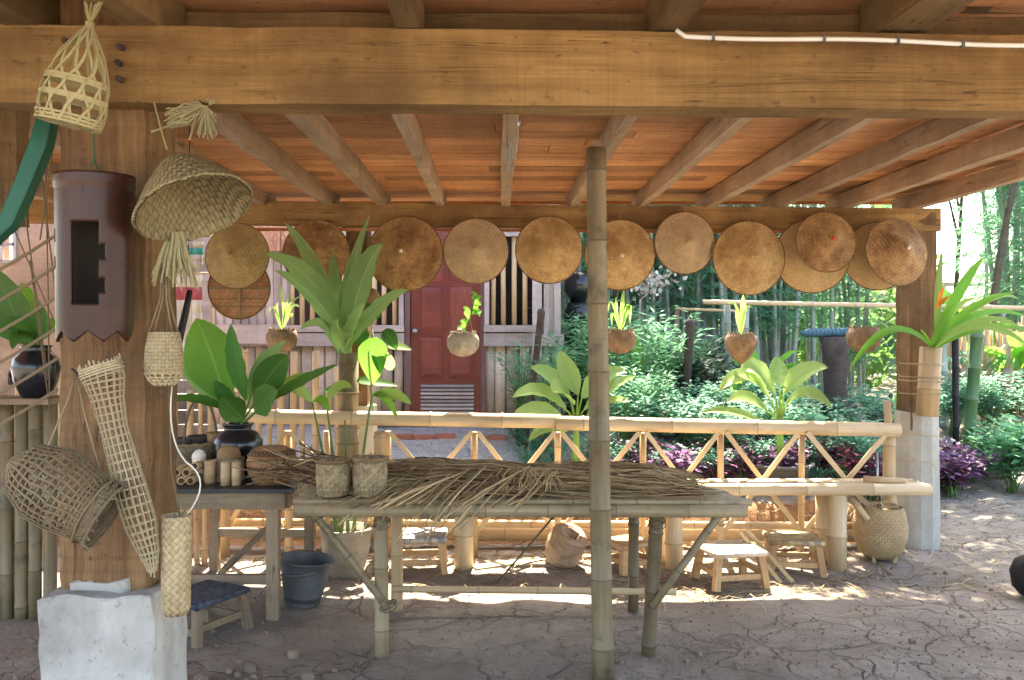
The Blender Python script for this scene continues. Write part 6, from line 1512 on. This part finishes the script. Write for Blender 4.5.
# pale building far off
WBd = thing('white_building', 'far white-walled building glimpsed in the bright gap left of the rear right post', 'building', (W(840, 0, 29).x, 29, .5))
q = MB(); q.box((W(840, 0, 29).x, 29, 2.0), (5.4, 3, 2.9)); q.build('wall', M['wall_white'], WBd)
q = MB(); q.bar((W(740, 0, 29).x, 28.2, 3.6), (W(935, 0, 29).x, 28.2, 3.6), 4.6, .12, (0, -.3, 1)); q.build('roof', plain('pink_tin', (.6, .4, .36), .7), WBd)
q = MB(); q.box((W(846, 0, 27.4).x, 27.45, 1.9), (.8, .06, .8)); q.build('window', M['interior'], WBd)
# pale blossoms high in the thicket
q = MB(); c = W(652, 282, 12.4)
for i in range(160):
    p = c + V((rnd.gauss(0, .17), rnd.gauss(0, .12), rnd.gauss(0, .09))); q.leafl(p, V((U(-1, 1), U(-1, 1), U(-1, 1))), V((U(-1, 1), -1, U(-1, 1))), .08, .06)
q.tube([c - Z * .1, W(640, 300, 12.6), V((W(636, 0, 12.6).x, 12.6, .5))], [.01, .015, .02], 6)
q.top('blossom_spray', M['flower'], 'spray of pale blossoms on a thin stem before the bamboo thicket', 'blossoms')
# fallen leaves on the ground
q = MB()
for i in range(900):
    x, y = (U(2.6, 6.5), U(4, 10)) if i % 2 else (U(-2, 4.5), U(7.2, 9.6)); p = V((x, y, gz(x, y) + .006)); a = U(0, 6.28)
    q.leafl(p, V((math.cos(a), math.sin(a), U(0, .2))), V((U(-.3, .3), U(-.3, .3), 1)), U(.03, .09), U(.012, .03))
q.top('leaf_litter', M['straw_mid'], 'fallen dry leaves scattered on the path and the garden soil', 'leaf litter', kind='stuff')
# ------------------------------------------------------------------ camera, light, sky
cam = bpy.data.cameras.new('camera'); co = bpy.data.objects.new('camera', cam); COL.objects.link(co)
co.location = (0, 0, EYE); co.rotation_euler = (R(90), 0, 0); cam.sensor_width = 36; cam.lens = 36 * F / 1024
cam.shift_y = -(340 - HZ) / 1024; cam.clip_start = .05; cam.clip_end = 1000
sc.camera = co
SUN_EL, SUN_AZ = 55, 4      # azimuth: degrees right of straight ahead
w = bpy.data.worlds.new('World'); sc.world = w; w.use_nodes = True
nt = w.node_tree; bg = nt.nodes['Background']; sky = nt.nodes.new('ShaderNodeTexSky')
sky.sky_type = 'NISHITA'; sky.sun_disc = False; sky.sun_elevation = R(SUN_EL); sky.sun_rotation = R(SUN_AZ)
sky.air_density = 1.0; sky.dust_density = 3.0; sky.ozone_density = 1.0
nt.links.new(sky.outputs[0], bg.inputs[0]); bg.inputs[1].default_value = .15
sl = bpy.data.lights.new('sun', 'SUN'); sl.energy = 5; sl.angle = R(.5); sl.color = (1, .93, .80)
so = bpy.data.objects.new('sun', sl); COL.objects.link(so)
dirv = V((math.sin(R(SUN_AZ)) * math.cos(R(SUN_EL)), math.cos(R(SUN_AZ)) * math.cos(R(SUN_EL)), math.sin(R(SUN_EL))))
so.rotation_euler = dirv.to_track_quat('Z', 'Y').to_euler()
sc.view_settings.view_transform = 'Standard'; sc.view_settings.look = 'None'; sc.view_settings.exposure = 2.82; sc.view_settings.gamma = 1
sc.view_settings.use_white_balance = True; sc.view_settings.white_balance_temperature = 7100; sc.view_settings.white_balance_tint = 10
sc.render.engine = 'CYCLES'; cy = sc.cycles
cy.use_denoising = True; cy.max_bounces = 8; cy.diffuse_bounces = 5; cy.transmission_bounces = 5; cy.transparent_max_bounces = 8
cy.sample_clamp_indirect = 6; cy.caustics_reflective = False; cy.caustics_refractive = False
cy.use_adaptive_sampling = True; cy.adaptive_threshold = .02
